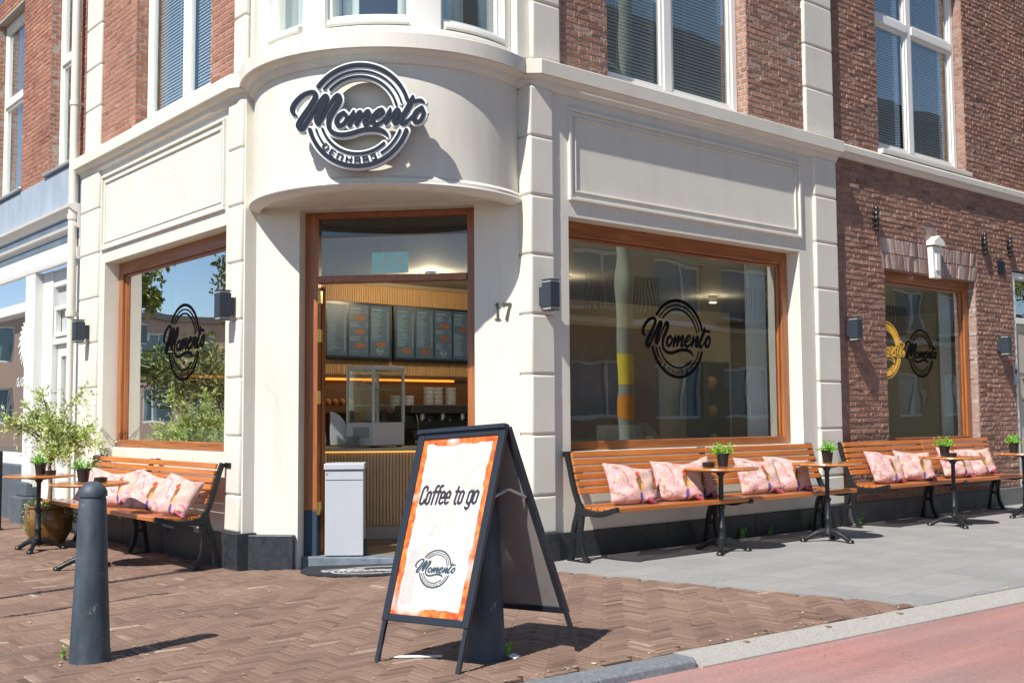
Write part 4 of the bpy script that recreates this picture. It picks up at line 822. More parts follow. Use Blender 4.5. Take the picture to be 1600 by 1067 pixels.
# ceiling spots (lit)
SPOT = P('lit_spot', (1, .8, .5), .5, emit=12.); sp0 = None
for i, (x, y, lb) in enumerate([(2.75, 2.9, 'lit ceiling spot above the counter seen through the open door'), (4.2, 2.3, 'lit ceiling spot near the left edge of the large window'), (7.2, 2.6, 'lit ceiling spot behind the middle of the large window'), (9.4, 2.4, 'lit ceiling spot behind the brick building window')]):
    if sp0 is None:
        sp0 = thing('ceiling_spot', lb, 'spotlight', (x, y, 2.80), 0, 'ceiling spots'); M().lathe([(.05, -.09), (.055, -.085), (.055, 0), (0, 0)], 16, cap=False).build('housing', WPL, sp0, smooth=50); M().lathe([(0, -.088), (.045, -.088), (.045, -.084)], 16, cap=False).build('lamp', SPOT, sp0)
    else: dup(sp0, (x, y, 2.80), label=lb)
    pl = bpy.data.lights.new('spot_light', 'POINT'); pl.energy = 20 if i == 0 else 7; pl.color = (1, .78, .5); pl.shadow_soft_size = .05; po = bpy.data.objects.new('spot_light', pl); COL.objects.link(po); po.location = (x, y, 2.66)
# things seen through the large window
MUR = P('brown_mural', (.022, .010, .008), .7, var=.5, vs=2.2, col2=(.16, .06, .04)); tag(M().box(5.75, 7.6, 3.96, 3.99, .9, 2.45).build('mural', MUR), 'dark brown mural picture on back wall behind left half of large window', 'picture')
tag(M().box(8.1, 8.9, 3.97, 3.995, .02, 2.2).box(8.18, 8.82, 3.955, 3.97, .25, 1.0).box(8.18, 8.82, 3.955, 3.97, 1.12, 2.08).build('inner_door', P('inner_door_paint', (.36, .31, .23), .6), bevel=.008), 'beige panelled inner door seen through the large window', 'door')
cb = thing('shelf_cabinet', 'black tall cabinet with round wicker baskets, behind the large window', 'cabinet', (7.9, 3.3, .01)); m = M(); m.box(-.24, .24, -.2, .2, 0, .05)
for z in (.35, .75, 1.15, 1.55, 1.92): m.box(-.22, .22, -.2, .19, z, z+.02)
m.box(-.24, -.22, -.2, .2, 0, 1.95); m.box(.22, .24, -.2, .2, 0, 1.95); m.box(-.24, .24, .19, .2, 0, 1.95); m.build('carcass', BLACKP, cb)
for z in (.37, .77, 1.17, 1.57): M().lathe([(0, 0), (.1, 0), (.13, .06), (.13, .12), (.1, .17), (0, .18)], 16, (0, 0, z), cap=False).build('basket', P('wicker', (.42, .20, .09), .8, var=.3, vs=40), cb, smooth=60)
po_ = thing('letter_poster', 'black poster with a drawn cup line and letter e on the beige wall', 'poster', (10.75, 3.96, 1.05)); M().box(-.5, .5, 0, .03, 0, 1.35).build('board', P('poster_black', (.008, .008, .009), .5), po_)
OUT = P('poster_line', (.30, .32, .30), .5)
strokes_mesh([[(-4, 10, .35), (-5, 7, .35), (-4, 3, .35), (0, 1, .35), (3, 3, .35), (4, 8, .35), (2, 11, .35), (-2, 11.5, .35), (-4, 10, .35)], [(2, -8, .9), (8, -7.6, .9), (8, -5, .9), (5, -3.5, .9), (2, -6, .9), (2.4, -10, .9), (5, -11.5, .9), (8, -10, .9)]], lambda x, d, y: (x*.045, -.003, .68+y*.045), 0, 0, cell=.35).build('lettering', OUT, po_, recalc=False)
tag(M().box(4.6, 6.2, 1.5, 2.1, .80, .84).box(4.65, 4.70, 1.55, 1.6, 0, .8).box(6.1, 6.15, 1.55, 1.6, 0, .8).box(4.65, 4.70, 2.0, 2.05, 0, .8).box(6.1, 6.15, 2.0, 2.05, 0, .8).build('till_table', WALNUT), 'dark table carrying a till behind left part of the large window', 'table')
tl = thing('till_screen', 'black tilted till screen on dark table behind large window', 'till', (5.1, 1.8, .842), R_(25)); m = M(); m.add([(-.2, -.08, .05), (.2, -.08, .05), (.2, .12, .28), (-.2, .12, .28), (-.2, -.06, .03), (.2, -.06, .03), (.2, .14, .26), (-.2, .14, .26)], [(0,1,2,3), (4,7,6,5), (0,4,5,1), (1,5,6,2), (2,6,7,3), (3,7,4,0)]); m.build('display', BLACKP, tl); M().box(-.08, .08, -.02, .12, 0, .02).box(-.02, .02, .04, .07, .02, .14).build('stand', BLACKP, tl)
for i, (x, c, h, lb) in enumerate([(4.72, (.42, .26, .12), .16, 'brown paper cup beside the till screen'), (4.86, (.6, .6, .56), .13, 'white cup between till screen and brown paper cup')]):
    o = M().lathe([(0, 0), (.035, 0), (.045, h), (.0, h)], 16, cap=False).build('cup', P('cup_mat', c, .6), smooth=50); o.location = (x, 1.62, .842); tag(o, lb, 'cup')
tag(M().box(4.25, 4.62, 1.5, 1.85, .842, 1.10).build('carton', P('grey_carton', (.24, .25, .24), .8, var=.4, vs=8), bevel=.006), 'grey patterned carton on the table end behind the large window', 'carton')
m = M(); b0_ = len(m.v)
for i in range(120): x = 5.02+i*.0028; r = .018*math.sin(i*.55); m.v += [(x, .36+r, .95), (x, .36+r, 2.80)]
m.f = [(2*i, 2*i+2, 2*i+3, 2*i+1) for i in range(119)]; tag(m.build('drape', CURT, smooth=60), 'pale curtain at the right side inside the large window', 'curtain')
m = M()
for i in range(100): x = 9.0+i*.0025; r = .018*math.sin(i*.55); m.v += [(x, .36+r, .88), (x, .36+r, 2.80)]
m.f = [(2*i, 2*i+2, 2*i+3, 2*i+1) for i in range(99)]; tag(m.build('drape', CURT, smooth=60), 'pale curtain at right side inside the brick building window', 'curtain')
# behind left window: mint bar ledge and copper chairs
MINT = P('mint_ledge', (.38, .70, .52), .5)
tag(M().box(.32, .62, 2.0, 4.6, .98, 1.09).box(.5, .56, 2.3, 2.36, .01, .98).box(.5, .56, 4.3, 4.36, .01, .98).build('bar_ledge', MINT, bevel=.006), 'mint green bar ledge behind the left shop window', 'ledge')
o = M().lathe([(.0, 0), (.15, .0), (.22, .12), (.23, .24), (.2, .3), (.19, .3), (.21, .22), (.2, .12), (.0, .03)], 24, cap=False).build('copper_bowl', P('copper_orange', (.55, .17, .05), .35, metal=.6), smooth=60); o.location = (.85, 3.3, 1.052); tag(o, 'orange copper bowl standing on the mint ledge', 'bowl'); o.location = (1.2, 3.55, .62)
tag(M().box(1.02, 1.5, 3.0, 4.6, .58, .618).box(1.05, 1.1, 3.05, 3.1, .01, .58).box(1.4, 1.45, 3.05, 3.1, .01, .58).box(1.05, 1.1, 4.5, 4.55, .01, .58).box(1.4, 1.45, 4.5, 4.55, .01, .58).build('low_table', P('pale_wood_table', (.5, .33, .17), .5), bevel=.005), 'low pale wooden table behind mint ledge', 'table')
for o in bpy.data.objects:
    if o.name.startswith('copper_bowl'): o['label'] = 'orange copper bowl on low table behind mint ledge'

# ================================================================== THINGS ON THE FACADE
sg = thing('emblem_sign', 'round raised dark grey script sign on white backing mounted on the drum bay', 'sign', (*drum(R_(2.3), DR), 3.535))
a_ = R_(2.3); sn = CN*math.cos(a_)+CE*math.sin(a_); se = np.array([-sn[1], sn[0]])*1.0
if se@CE < 0: se = -se
ST = lambda x, d, y: (se[0]*x+sn[0]*d, se[1]*x+sn[1]*d, y)
SRAD = .397
BACKW = P('sign_white_acrylic', (.74, .76, .75), .4); SGREY = P('sign_slate_grey', (.020, .028, .042), .75, spec=.15)
emblem(ST, SRAD, .11, .145, True, iso=-3.1).build('backing', BACKW, sg); emblem(ST, SRAD, .095, .109, True, iso=-3.1).build('rear_plate', BLACKP, sg)
emblem(ST, SRAD, .146, .158, True, iso=.15).build('lettering', SGREY, sg)
m = M()
for x, y in [(-.28, .28), (.28, .28), (-.28, -.28), (.28, -.28)]: m.tube([ST(x, -.06, y), ST(x, .1, y)], .008, 8)
m.build('standoff', STEEL, sg)
# house number
seven = [[(-6, 6, .7), (-4, 8, 1.0), (-4, -8, 1.3)], [(-7, -8, .6), (-1, -8, .6)]]
n7 = [[(3, 7.6, 1.2), (11.5, 7.6, .8)], [(3, 7.8, .6), (2.8, 5, .5)], [(11.5, 7.8, .9), (9, 2, 1.1), (6.5, -8, 1.5)]]
o = strokes_mesh(seven+n7, lambda x, d, y: (CE[0]*x*.0072+CN[0]*d, CE[1]*x*.0072+CN[1]*d, y*.0083), .002, .012, cell=.3, smooth=False)
o = o.build('house_number', P('bronze_green', (.10, .10, .06), .45, metal=.4)); p = FC(2.185, 0, 2.088); o.location = p; tag(o, 'dark bronze house number 17 beside the corner door', 'number')
# box wall lamps
def lamp(T, u, z, d, label, src=[None], loc=None, rz=0):
    if src[0] is None:
        t = thing('wall_lamp', label, 'lamp', loc, rz, 'box wall lamps'); w_ = .053
        M().box(-.04, .04, -.05, 0, -.08, .07).build('mount', ANTHR, t, bevel=.004)
        M().box(-w_, w_, -.16, -.05, -.105, .105).build('body', ANTHR, t, bevel=.004)
        m = M(); m.box(-w_+.008, w_-.008, -.152, -.058, .105, .122); m.box(-w_+.008, w_-.008, -.152, -.058, -.122, -.105); m.build('diffuser', P('lamp_glass', (.45, .45, .42), .3), t)
        m = M(); m.box(-w_, w_, -.16, -.05, .122, .13); m.box(-w_, w_, -.16, -.05, -.13, -.122); m.build('cap', ANTHR, t); src[0] = t
    else: dup(src[0], loc, rz, label)
lamp(FR, 0, 0, 0, 'anthracite box wall lamp on the pilaster right of the number 17', loc=(1.79, -.035, 2.21))
lamp(FL, 0, 0, 0, 'anthracite box wall lamp on the pilaster between left window and door', loc=(-.035, 1.96, 2.18), rz=-PI/2)
lamp(FL, 0, 0, 0, 'anthracite box wall lamp in front of the cream rain pipe', loc=(-.04, 5.62, 2.19), rz=-PI/2)
lamp(TB, 0, 0, 0, 'anthracite box wall lamp on the brick left of the brick building window', loc=(6.42, .05, 2.145))
lamp(TB, 0, 0, 0, 'anthracite box wall lamp on the brick near the far entrance', loc=(9.93, .05, 2.095))
anc = None
for i, (x, z, lb) in enumerate([(7.0, 3.45, 'black ornate wall anchor left of the brick arch'), (9.57, 3.41, 'black ornate wall anchor just right of the brick arch'), (10.27, 3.44, 'black ornate wall anchor above the black vent')]):
    if anc is None:
        m = M(); prof = [(0, -.15), (.02, -.145), (.028, -.12), (.016, -.10), (.03, -.08), (.034, -.06), (.018, -.04), (.026, -.02), (.04, 0), (.026, .02), (.018, .04), (.034, .06), (.03, .08), (.016, .10), (.028, .12), (.02, .145), (0, .15)]
        m.lathe(prof, 10, (0, -.05, 0), cap=False); m.box(-.012, .012, -.05, .01, -.02, .02); m.box(-.012, .012, -.05, .01, .07, .09); m.box(-.012, .012, -.05, .01, -.09, -.07)
        anc = m.build('wall_anchor', IRON, smooth=40); tag(anc, lb, 'wall anchor', 'cast iron wall anchors'); anc.location = (x, .05, z)
    else: dup(anc, (x, .05, z), label=lb)
vt = thing('air_vent', 'small black slatted air vent in the brick near the far entrance', 'vent', (10.07, .05, 3.05)); m = M(); m.box(-.09, .09, -.012, 0, 0, .19)
m.build('frame', BLACKP, vt); m = M()
for k in range(7): m.box(-.075, .075, -.024, -.012, .018+k*.024, .03+k*.024)
m.build('grille', IRON, vt)
ic = thing('intercom', 'small grey intercom box on the brick beside the far entrance', 'intercom', (10.33, .05, 1.58)); M().box(-.045, .045, -.035, 0, 0, .24).build('housing', P('aluminium', (.42, .46, .50), .4, metal=.5), ic, bevel=.006); M().box(-.03, .03, -.038, -.035, .15, .21).build('lens', BLACKP, ic)
mt = thing('meter_cover', 'small beige plate low on wall under right bench', 'cover', (0, 0, -50)) if False else None

# ================================================================== BENCHES
def bench(loc, rz, label, L=3.42, z0=0.):
    t = thing('bench', label, 'bench', loc, rz, 'slatted wall benches'); h = L/2
    sl = [(-.085, .875), (-.098, .815), (-.112, .755), (-.128, .695), (-.146, .635), (-.166, .578)]
    bk = M()
    for a, b in [(-h, -.006), (.006, h)]:
        for i, (y, z) in enumerate(sl):
            an = .22+.06*i*.3; T = lambda u, p, q, y=y, z=z, an=an: (u, y-p*math.cos(an)-q*math.sin(an)*.0-(-q)*math.sin(an)*0-q*-.22*0-0.0+(q*.22), z+q)
            bk.box(a, b, -.012, .012, -.0235, .0235, lambda u, p, q, y=y, z=z: (u, y+p+q*.26, z+q-p*.26))
    bk.build('backrest', BENCHW, t, bevel=.005)
    st = M(); rows = [(-.20, .452), (-.275, .444), (-.35, .440), (-.425, .441), (-.50, .447), (-.575, .452)]
    for a, b in [(-h, -.006), (.006, h)]:
        for y, z in rows: st.box(a, b, y-.032, y+.032, z-.012, z+.012)
        st.box(a, b, -.612, -.608+.004, .425, .46)
    st.build('seat', BENCHW, t, bevel=.005)
    for x, arm in [(-h-.012, True), (0, False), (h+.012, True)]:
        m = M(); T = lambda p, q, d, x=x: (p, 0, 0) ; T = lambda p, q, d, x=x: (x+d, p, q)
        m.bar(crom([(-.035, .90, 0), (-.07, .80, 0), (-.115, .64, 0), (-.16, .52, 0), (-.195, .45, 0)], 5)[:, :2], .042, -.018, .018, T)
        m.bar(crom([(-.185, .49, 0), (-.17, .40, 0), (-.125, .27, 0), (-.10, .12, 0), (-.085, .0, 0)], 5)[:, :2], [.05]*10+[.045]*11, -.0175, .0175, T)
        m.bar(crom([(-.195, .47, 0), (-.215, .40, 0), (-.20, .27, 0), (-.215, .12, 0), (-.27, .0, 0)], 5)[:, :2], [.055]*10+[.045]*11, -.0165, .0165, T)
        m.box(x-.016, x+.016, -.215, -.12, .20, .235); m.box(x-.02, x+.02, -.30, -.05, 0, .012)
        m.bar(crom([(-.18, .452-.03, 0), (-.28, .408, 0), (-.42, .402, 0), (-.52, .425, 0), (-.63, .455 if arm else .43, 0)], 5)[:, :2], [.06]*6+[.045]*10+[.038]*5, -.02, .02, T)
        m.box(x-.014, x+.014, -.06, .0, .872, .896); m.box(x-.014, x+.10, -.012, .0, .86, .905)
        m.build('bench_frame', IRON, t, bevel=.004)
    m = M()
    for xx in (-h+.15, h-.3): m.lathe([(0, 0), (.02, 0), (.018, .004), (0, .004)], 12, (0, 0, 0), cap=False)
    return t
bench((3.735, -.035, .0), 0, 'long slatted bench with black iron ends under the large window', 3.42)
b2 = bench((7.66, .0, .0), 0, 'slatted wall bench under the brick building window', 3.18); 
b3 = bench((-.035, 3.61, -.085), -PI/2, 'slatted wall bench with cushions under left shop window', 3.04)
b4 = bench((11.3, .0, .0), 0, 'farthest slatted bench, at the far entrance on the right edge', 3.0) if False else None

# ================================================================== CUSHIONS
def cushion_mat():
    m = bpy.data.materials.new('blossom_print'); m.use_nodes = True; t = m.node_tree; N = t.nodes; L = t.links; b = N['Principled BSDF']; b.inputs['Roughness'].default_value = .85; b.inputs['Specular IOR Level'].default_value = .2
    tc = N.new('ShaderNodeTexCoord'); oi = N.new('ShaderNodeObjectInfo'); co = tc.outputs['Object']
    def ell(cx, cz, rx, rz, soft=.25, rot=0.):
        mp = N.new('ShaderNodeMapping'); mp.vector_type = 'TEXTURE'; mp.inputs['Location'].default_value = (cx, 0, cz); mp.inputs['Scale'].default_value = (rx, 1000, rz); mp.inputs['Rotation'].default_value = (0, rot, 0); L.new(wob, mp.inputs[0])
        ln = N.new('ShaderNodeVectorMath'); ln.operation = 'LENGTH'; L.new(mp.outputs[0], ln.inputs[0]); mr = N.new('ShaderNodeMapRange'); mr.inputs[1].default_value = 1; mr.inputs[2].default_value = 1-soft; L.new(ln.outputs['Value'], mr.inputs[0]); return mr.outputs[0]
    wn = N.new('ShaderNodeTexNoise'); wn.inputs['Scale'].default_value = 18; L.new(co, wn.inputs[0]); wa = N.new('ShaderNodeVectorMath'); wa.operation = 'MULTIPLY_ADD'; wa.inputs[1].default_value = (.05, 0, .05); wa.inputs[2].default_value = (-.025, 0, -.025)
    L.new(wn.outputs[1], wa.inputs[0]); wb_ = N.new('ShaderNodeVectorMath'); wb_.operation = 'ADD'; L.new(co, wb_.inputs[0]); L.new(wa.outputs[0], wb_.inputs[1]); wob = wb_.outputs[0]
    def mix(fac, a, bb):
        mx = N.new('ShaderNodeMixRGB'); L.new(fac, mx.inputs[0]) if not isinstance(fac, float) else None
        for i, v in ((1, a), (2, bb)):
            if isinstance(v, tuple): mx.inputs[i].default_value = (*v, 1)
            else: L.new(v, mx.inputs[i])
        return mx.outputs[0]
    def mul(a, bb):
        q = N.new('ShaderNodeMath'); q.operation = 'MULTIPLY'; L.new(a, q.inputs[0]); L.new(bb, q.inputs[1]) if not isinstance(bb, float) else setattr(q.inputs[1], 'default_value', bb); return q.outputs[0]
    n = N.new('ShaderNodeTexNoise'); n.inputs['Scale'].default_value = 5; L.new(co, n.inputs[0])
    r = N.new('ShaderNodeValToRGB'); r.color_ramp.elements[0].position = .35; r.color_ramp.elements[1].position = .65; r.color_ramp.elements[0].color = (.50, .31, .25, 1); r.color_ramp.elements[1].color = (.58, .40, .34, 1); L.new(n.outputs[0], r.inputs[0]); base = r.outputs[0]
    v = N.new('ShaderNodeTexVoronoi'); v.inputs['Scale'].default_value = 24; L.new(wob, v.inputs[0]); vr = N.new('ShaderNodeMapRange'); vr.inputs[1].default_value = .62; vr.inputs[2].default_value = .42; L.new(v.outputs['Distance'], vr.inputs[0])
    blc = N.new('ShaderNodeValToRGB'); L.new(v.outputs['Distance'], blc.inputs[0]); e = blc.color_ramp.elements; e[0].color = (.45, .10, .14, 1); e[0].position = .04; e[1].color = (.66, .32, .36, 1); e[1].position = .25; x = e.new(.55); x.color = (.72, .50, .50, 1)
    zn = N.new('ShaderNodeTexNoise'); zn.inputs['Scale'].default_value = 7; L.new(co, zn.inputs[0]); zr = N.new('ShaderNodeMapRange'); zr.inputs[1].default_value = .42; zr.inputs[2].default_value = .5; L.new(zn.outputs[0], zr.inputs[0])
    lft = N.new('ShaderNodeMath'); lft.operation = 'MAXIMUM'; L.new(ell(-.13, -.02, .17, .30, .35), lft.inputs[0]); L.new(ell(.13, .17, .13, .08, .3), lft.inputs[1]); l2 = N.new('ShaderNodeMath'); l2.operation = 'MAXIMUM'; L.new(lft.outputs[0], l2.inputs[0]); L.new(ell(.17, -.14, .09, .10, .3), l2.inputs[1])
    c = mix(mul(mul(vr.outputs[0], l2.outputs[0]), .95), base, blc.outputs[0])
    wv = N.new('ShaderNodeTexWave'); wv.wave_type = 'BANDS'; wv.bands_direction = 'DIAGONAL'; wv.inputs['Scale'].default_value = 3.2; wv.inputs['Distortion'].default_value = 9; wv.inputs['Detail'].default_value = 3; wv.inputs['Detail Scale'].default_value = 1.6; L.new(co, wv.inputs[0])
    wr_ = N.new('ShaderNodeMapRange'); wr_.inputs[1].default_value = .93; wr_.inputs[2].default_value = .98; L.new(wv.outputs['Fac'], wr_.inputs[0]); c = mix(mul(mul(wr_.outputs[0], l2.outputs[0]), .6), c, (.26, .09, .09))
    c = mix(ell(.12, -.175, .12, .03, .4, -.35), c, (.06, .03, .05)); c = mix(mul(ell(.17, -.13, .06, .07, .3), vr.outputs[0]), c, (.62, .16, .24))
    c = mix(ell(.055, -.13, .020, .05, .3), c, (.13, .07, .24)); c = mix(ell(.05, -.01, .034, .08, .3, .12), c, (.20, .09, .035)); c = mix(ell(.06, -.04, .018, .04, .4), c, (.50, .28, .08)); c = mix(ell(.038, .065, .020, .024, .35), c, (.62, .06, .03))
    # plain back cloth
    L.new(c, b.inputs['Base Color'])
    n2 = N.new('ShaderNodeTexNoise'); n2.inputs['Scale'].default_value = 9; n2.inputs['Detail'].default_value = 3; L.new(co, n2.inputs[0]); bp = N.new('ShaderNodeBump'); bp.inputs['Strength'].default_value = .5; bp.inputs['Distance'].default_value = .02; L.new(n2.outputs[0], bp.inputs['Height']); L.new(bp.outputs[0], b.inputs['Normal'])
    return m
CUSH = cushion_mat()
def pillow_mesh(seed):
    rg = random.Random(seed); n = 26; S2 = .228; vs = []; fs = []; ph = [rg.uniform(0, 6.3) for _ in range(6)]
    for side in (-1, 1):
        for i in range(n+1):
            for j in range(n+1):
                u, v = -1+2*i/n, -1+2*j/n
                pin = 1-.10*(1-u*u)*abs(v)**3; pjn = 1-.10*(1-v*v)*abs(u)**3
                x = u*S2*pjn*1.06; z = v*S2*pin*.80; t = max(0, (1-u**4)*(1-v**4))**.6*.062
                wr = .006*math.sin(7*u+4*v+ph[0])+.005*math.sin(-5*u+8*v+ph[1])+.004*math.sin(12*u*v+ph[2])
                r = math.hypot(u, v); t += wr*min(1, (1-u*u)*(1-v*v)*3)
                z -= .012*(1-v)*(1-u*u)*.5
                vs.append((x+.02*u*v*math.sin(ph[3])*.5, side*t-.0, z+.012*math.sin(3*u+ph[4])*v))
    o = (n+1)**2
    for s in (0, 1):
        for i in range(n):
            for j in range(n):
                q = [s*o+i*(n+1)+j, s*o+(i+1)*(n+1)+j, s*o+(i+1)*(n+1)+j+1, s*o+i*(n+1)+j+1]; fs.append(tuple(q if s == 0 else q[::-1]))
    me = bpy.data.meshes.new('cushion'); me.from_pydata(vs, [], fs); bm = bmesh.new(); bm.from_mesh(me); bmesh.ops.remove_doubles(bm, verts=bm.verts, dist=.0006); bmesh.ops.recalc_face_normals(bm, faces=bm.faces); bm.to_mesh(me); bm.free()
    me.materials.append(CUSH); me.polygons.foreach_set('use_smooth', [True]*len(me.polygons)); return me
PM = [pillow_mesh(k) for k in range(4)]
def cushion(i, loc, yaw, tilt, roll, label):
    o = bpy.data.objects.new('cushion', PM[i % 4]); COL.objects.link(o); o.location = loc; o.rotation_mode = 'XYZ'
    o.matrix_world = Matrix.Translation(loc) @ Matrix.Rotation(yaw, 4, 'Z') @ Matrix.Rotation(tilt, 4, 'X') @ Matrix.Rotation(roll, 4, 'Y')
    tag(o, label, 'cushion', 'blossom print cushions on the benches')
CS = [(2.50, 'leftmost pink blossom cushion on the bench under large window'), (3.10, 'second pink blossom cushion from left on the bench under large window'), (3.40, 'pink blossom cushion tucked behind the second one, largely hidden by the table top'), (4.24, 'pink blossom cushion right of the nearest table plant on the long bench'), (4.72, 'rightmost pink blossom cushion on the bench under large window'),
      (6.50, 'leftmost pink cushion on bench under the brick building window'), (7.10, 'second pink cushion from left on bench under the brick building window'), (8.00, 'third pink cushion from left on brick side bench, behind a table post'), (8.50, 'rightmost pink cushion on bench under the brick building window')]
for i, (x, lb) in enumerate(CS):
    yb = -.30 if i not in (2,) else -.22; wob = [.10, -.08, .2, .06, -.10, .12, -.05, .08, -.12][i]
    cushion(i, (x, yb-.05 if i < 5 else yb-.03, .455+.165), wob-.33, -R_(30 if i != 2 else 16), [R_(7), R_(6), R_(-6), R_(4), R_(5), R_(7), R_(5), R_(8), R_(-4)][i], lb)
for i, (y, lb) in enumerate([(4.22, 'farthest pink cushion on left bench, near the potted willow'), (3.60, 'second farthest pink cushion on left bench'), (2.86, 'second nearest pink cushion on left bench, leaning upright'), (2.30, 'nearest pink cushion on left bench, beside the iron bench end')]):
    cushion(i+1, (-.38, y, .37+.168), -PI/2+.40+[.1, -.12, .15, -.1][i], -R_(30), [R_(8), R_(-8), R_(10), R_(8)][i], lb)

# ================================================================== TABLES, PLANTS, ASHTRAYS
tb = None
def table(loc, label, rz=0., top='rect'):
    global tb
    if tb is None:
        t = thing('bistro_table', label, 'table', loc, rz, 'bistro tables with cast iron feet')
        m = M(); m.lathe([(0, .715), (.30, .715), (.325, .722), (.33, .73), (.325, .742), (0, .745)], 44, cap=False); m.build('tabletop', TABLEW, t, smooth=35)
        m = M(); m.lathe([(.0, .715), (.10, .715), (.10, .70), (.04, .69), (.022, .66), (.02, .42), (.022, .415), (.034, .405), (.034, .385), (.024, .375), (.026, .23), (.034, .22), (.034, .20), (.028, .19), (.034, .12), (.05, .09), (.052, .065), (.0, .06)], 16, cap=False); m.build('post', IRON, t, smooth=40)
        for k in range(3):
            a = R_(95+120*k); c, s = math.cos(a), math.sin(a); pts = [(0, .085), (.07, .095), (.13, .075), (.19, .045), (.235, .022)]
            m = M(); m.tube([(c*r, s*r, z) for r, z in pts], [.036, .032, .024, .02, .024], 10); m.lathe([(0, 0), (.028, 0), (.034, .012), (.026, .03), (0, .036)], 12, (c*.25, s*.25, 0), cap=False)
            for q in range(4): r = .08+.035*q; z = np.interp(r, [p[0] for p in pts], [p[1] for p in pts]); m.lathe([(0, .018), (.012, .014), (.014, 0), (0, 0)], 8, (c*r, s*r, z+.012), cap=False)
            m.build('foot', IRON, t, smooth=45)
        tb = t
    else: t = dup(tb, loc, rz, label)
    return t
GLEAF = P('bright_green_leaf', (.17, .42, .035), .5, var=.35, vs=30); POTM = P('black_pot', (.014, .012, .011), .45)
def leaf(m, p, d, n_, L, w):
    d = d.normalized(); s = d.cross(n_).normalized()*w; b = len(m.v); mid = p+d*L*.5+n_*L*.06
    m.v += [tuple(p), tuple(mid+s), tuple(p+d*L), tuple(mid-s)]; m.f.append((b, b+1, b+2, b+3))
pp_ = None
def rnd(rg): 
    while True:
        v = Vector((rg.uniform(-1, 1), rg.uniform(-1, 1), rg.uniform(-1, 1)))
        if .05 < v.length < 1: return v
def plant(loc, rz, label):
    global pp_
    if pp_ is None:
        rg = random.Random(4); t = thing('potted_plant', label, 'plant', loc, rz, 'small green plants in black pots on the tables')
        M().lathe([(0, 0), (.042, 0), (.055, .10), (.060, .10), (.060, .115), (.052, .115), (.05, .10), (0, .10)], 20, cap=False).build('pot', POTM, t, smooth=40)
        m = M()
        for k in range(34):
            v = rnd(rg).normalized(); v.z = abs(v.z)*.9+.25; v.normalize(); L = rg.uniform(.06, .125); b0 = Vector((v.x*.02, v.y*.02, .10)); tip = b0+v*L
            m.tube([b0, tip], .0015, 3, cap=False)
            for q in range(7):
                p = b0+(tip-b0)*(.35+.65*q/6); d = (v*.5+rnd(rg)); leaf(m, p, d, rnd(rg).normalized(), rg.uniform(.018, .032), .007)
        m.build('foliage', GLEAF, t, recalc=False); pp_ = t
        return t
    return dup(pp_, loc, rz, label)
asht = None
def ashtray(loc, label):
    global asht
    if asht is None:
        asht = M().lathe([(0, 0), (.05, 0), (.055, .01), (.055, .04), (.047, .04), (.045, .015), (0, .015)], 24, cap=False).build('ashtray', BLACKP, smooth=40); tag(asht, label, 'ashtray', 'black round ashtrays on the tables'); asht.location = loc
    else: dup(asht, loc, label=label)
TBL = [((3.38, -.60, .001), 0, 'bistro table nearest to the advertising board, right of the door'), ((4.77, -.75, .001), .9, 'bistro table in front of the gap between the two right hand benches'), ((6.92, -.87, .001), .3, 'bistro table in front of the brick building bench'), ((8.50, -.90, .001), 1.3, 'bistro table cut by the right picture edge'),
       ((-.87, 4.50, -.083), .4, 'bistro table by the flower pot at the left edge'), ((-.97, 2.77, -.083), 1.0, 'bistro table partly hidden behind the front bollard')]
for l, r, lb in TBL: table(l, lb, r)
PLL = [(3.46, -.56, 'green plant on the bistro table nearest to the advertising board'), (4.80, -.74, 'green plant on the table between the two right hand benches'), (6.92, -.78, 'green plant on the table before the brick building bench'), (8.42, -.82, 'green plant on the table at the right picture edge'), (-.87, 4.46, 'green plant on the left edge bistro table'), (-1.0, 2.84, 'green plant on the table behind the front bollard')]
for i, (x, y, lb) in enumerate(PLL): plant((x, y, .747 if x > 0 else .663), i*1.3, lb)
ashtray((3.31, -.52, .747), 'black ashtray left of the plant on nearest right table'); ashtray((6.80, -.92, .747), 'black ashtray on the table before the brick building bench'); ashtray((-.80, 4.38, .663), 'black ashtray on left edge table'); ashtray((-.90, 2.70, .663), 'black ashtray on the table behind front bollard')

# ================================================================== BOLLARDS
BOLM = P('bollard_grey_paint', (.045, .062, .082), .55, var=.5, vs=9, bump=.35, bs=40, bd=.003, stretch=(1, 1, .45), dirt=.01)
scuff(BOLM, (.20, .22, .24), .62, .66, 15, (1, 1, .5), .75)
bo = thing('bollard', 'grey tapered iron bollard standing alone at front left', 'bollard', (-2.33, -1.24, 0), 0, 'tapered street bollards')
M().lathe([(0, -.03), (.104, -.03), (.100, .01), (.096, .06), (.078, .45), (.066, .80), (.062, .808), (.062, .814), (0, .814)], 40, cap=False).build('shaft', BOLM, bo, smooth=40)
M().lathe([(0, .8141), (.069, .8141), (.070, .822), (.069, .84), (.060, .858), (.042, .878), (.02, .888), (0, .890)], 40, cap=False).build('cap', BOLM, bo, smooth=40)
dup(bo, (-.80, -2.50, -.0), label='dark tapered bollard standing behind the folding coffee board')

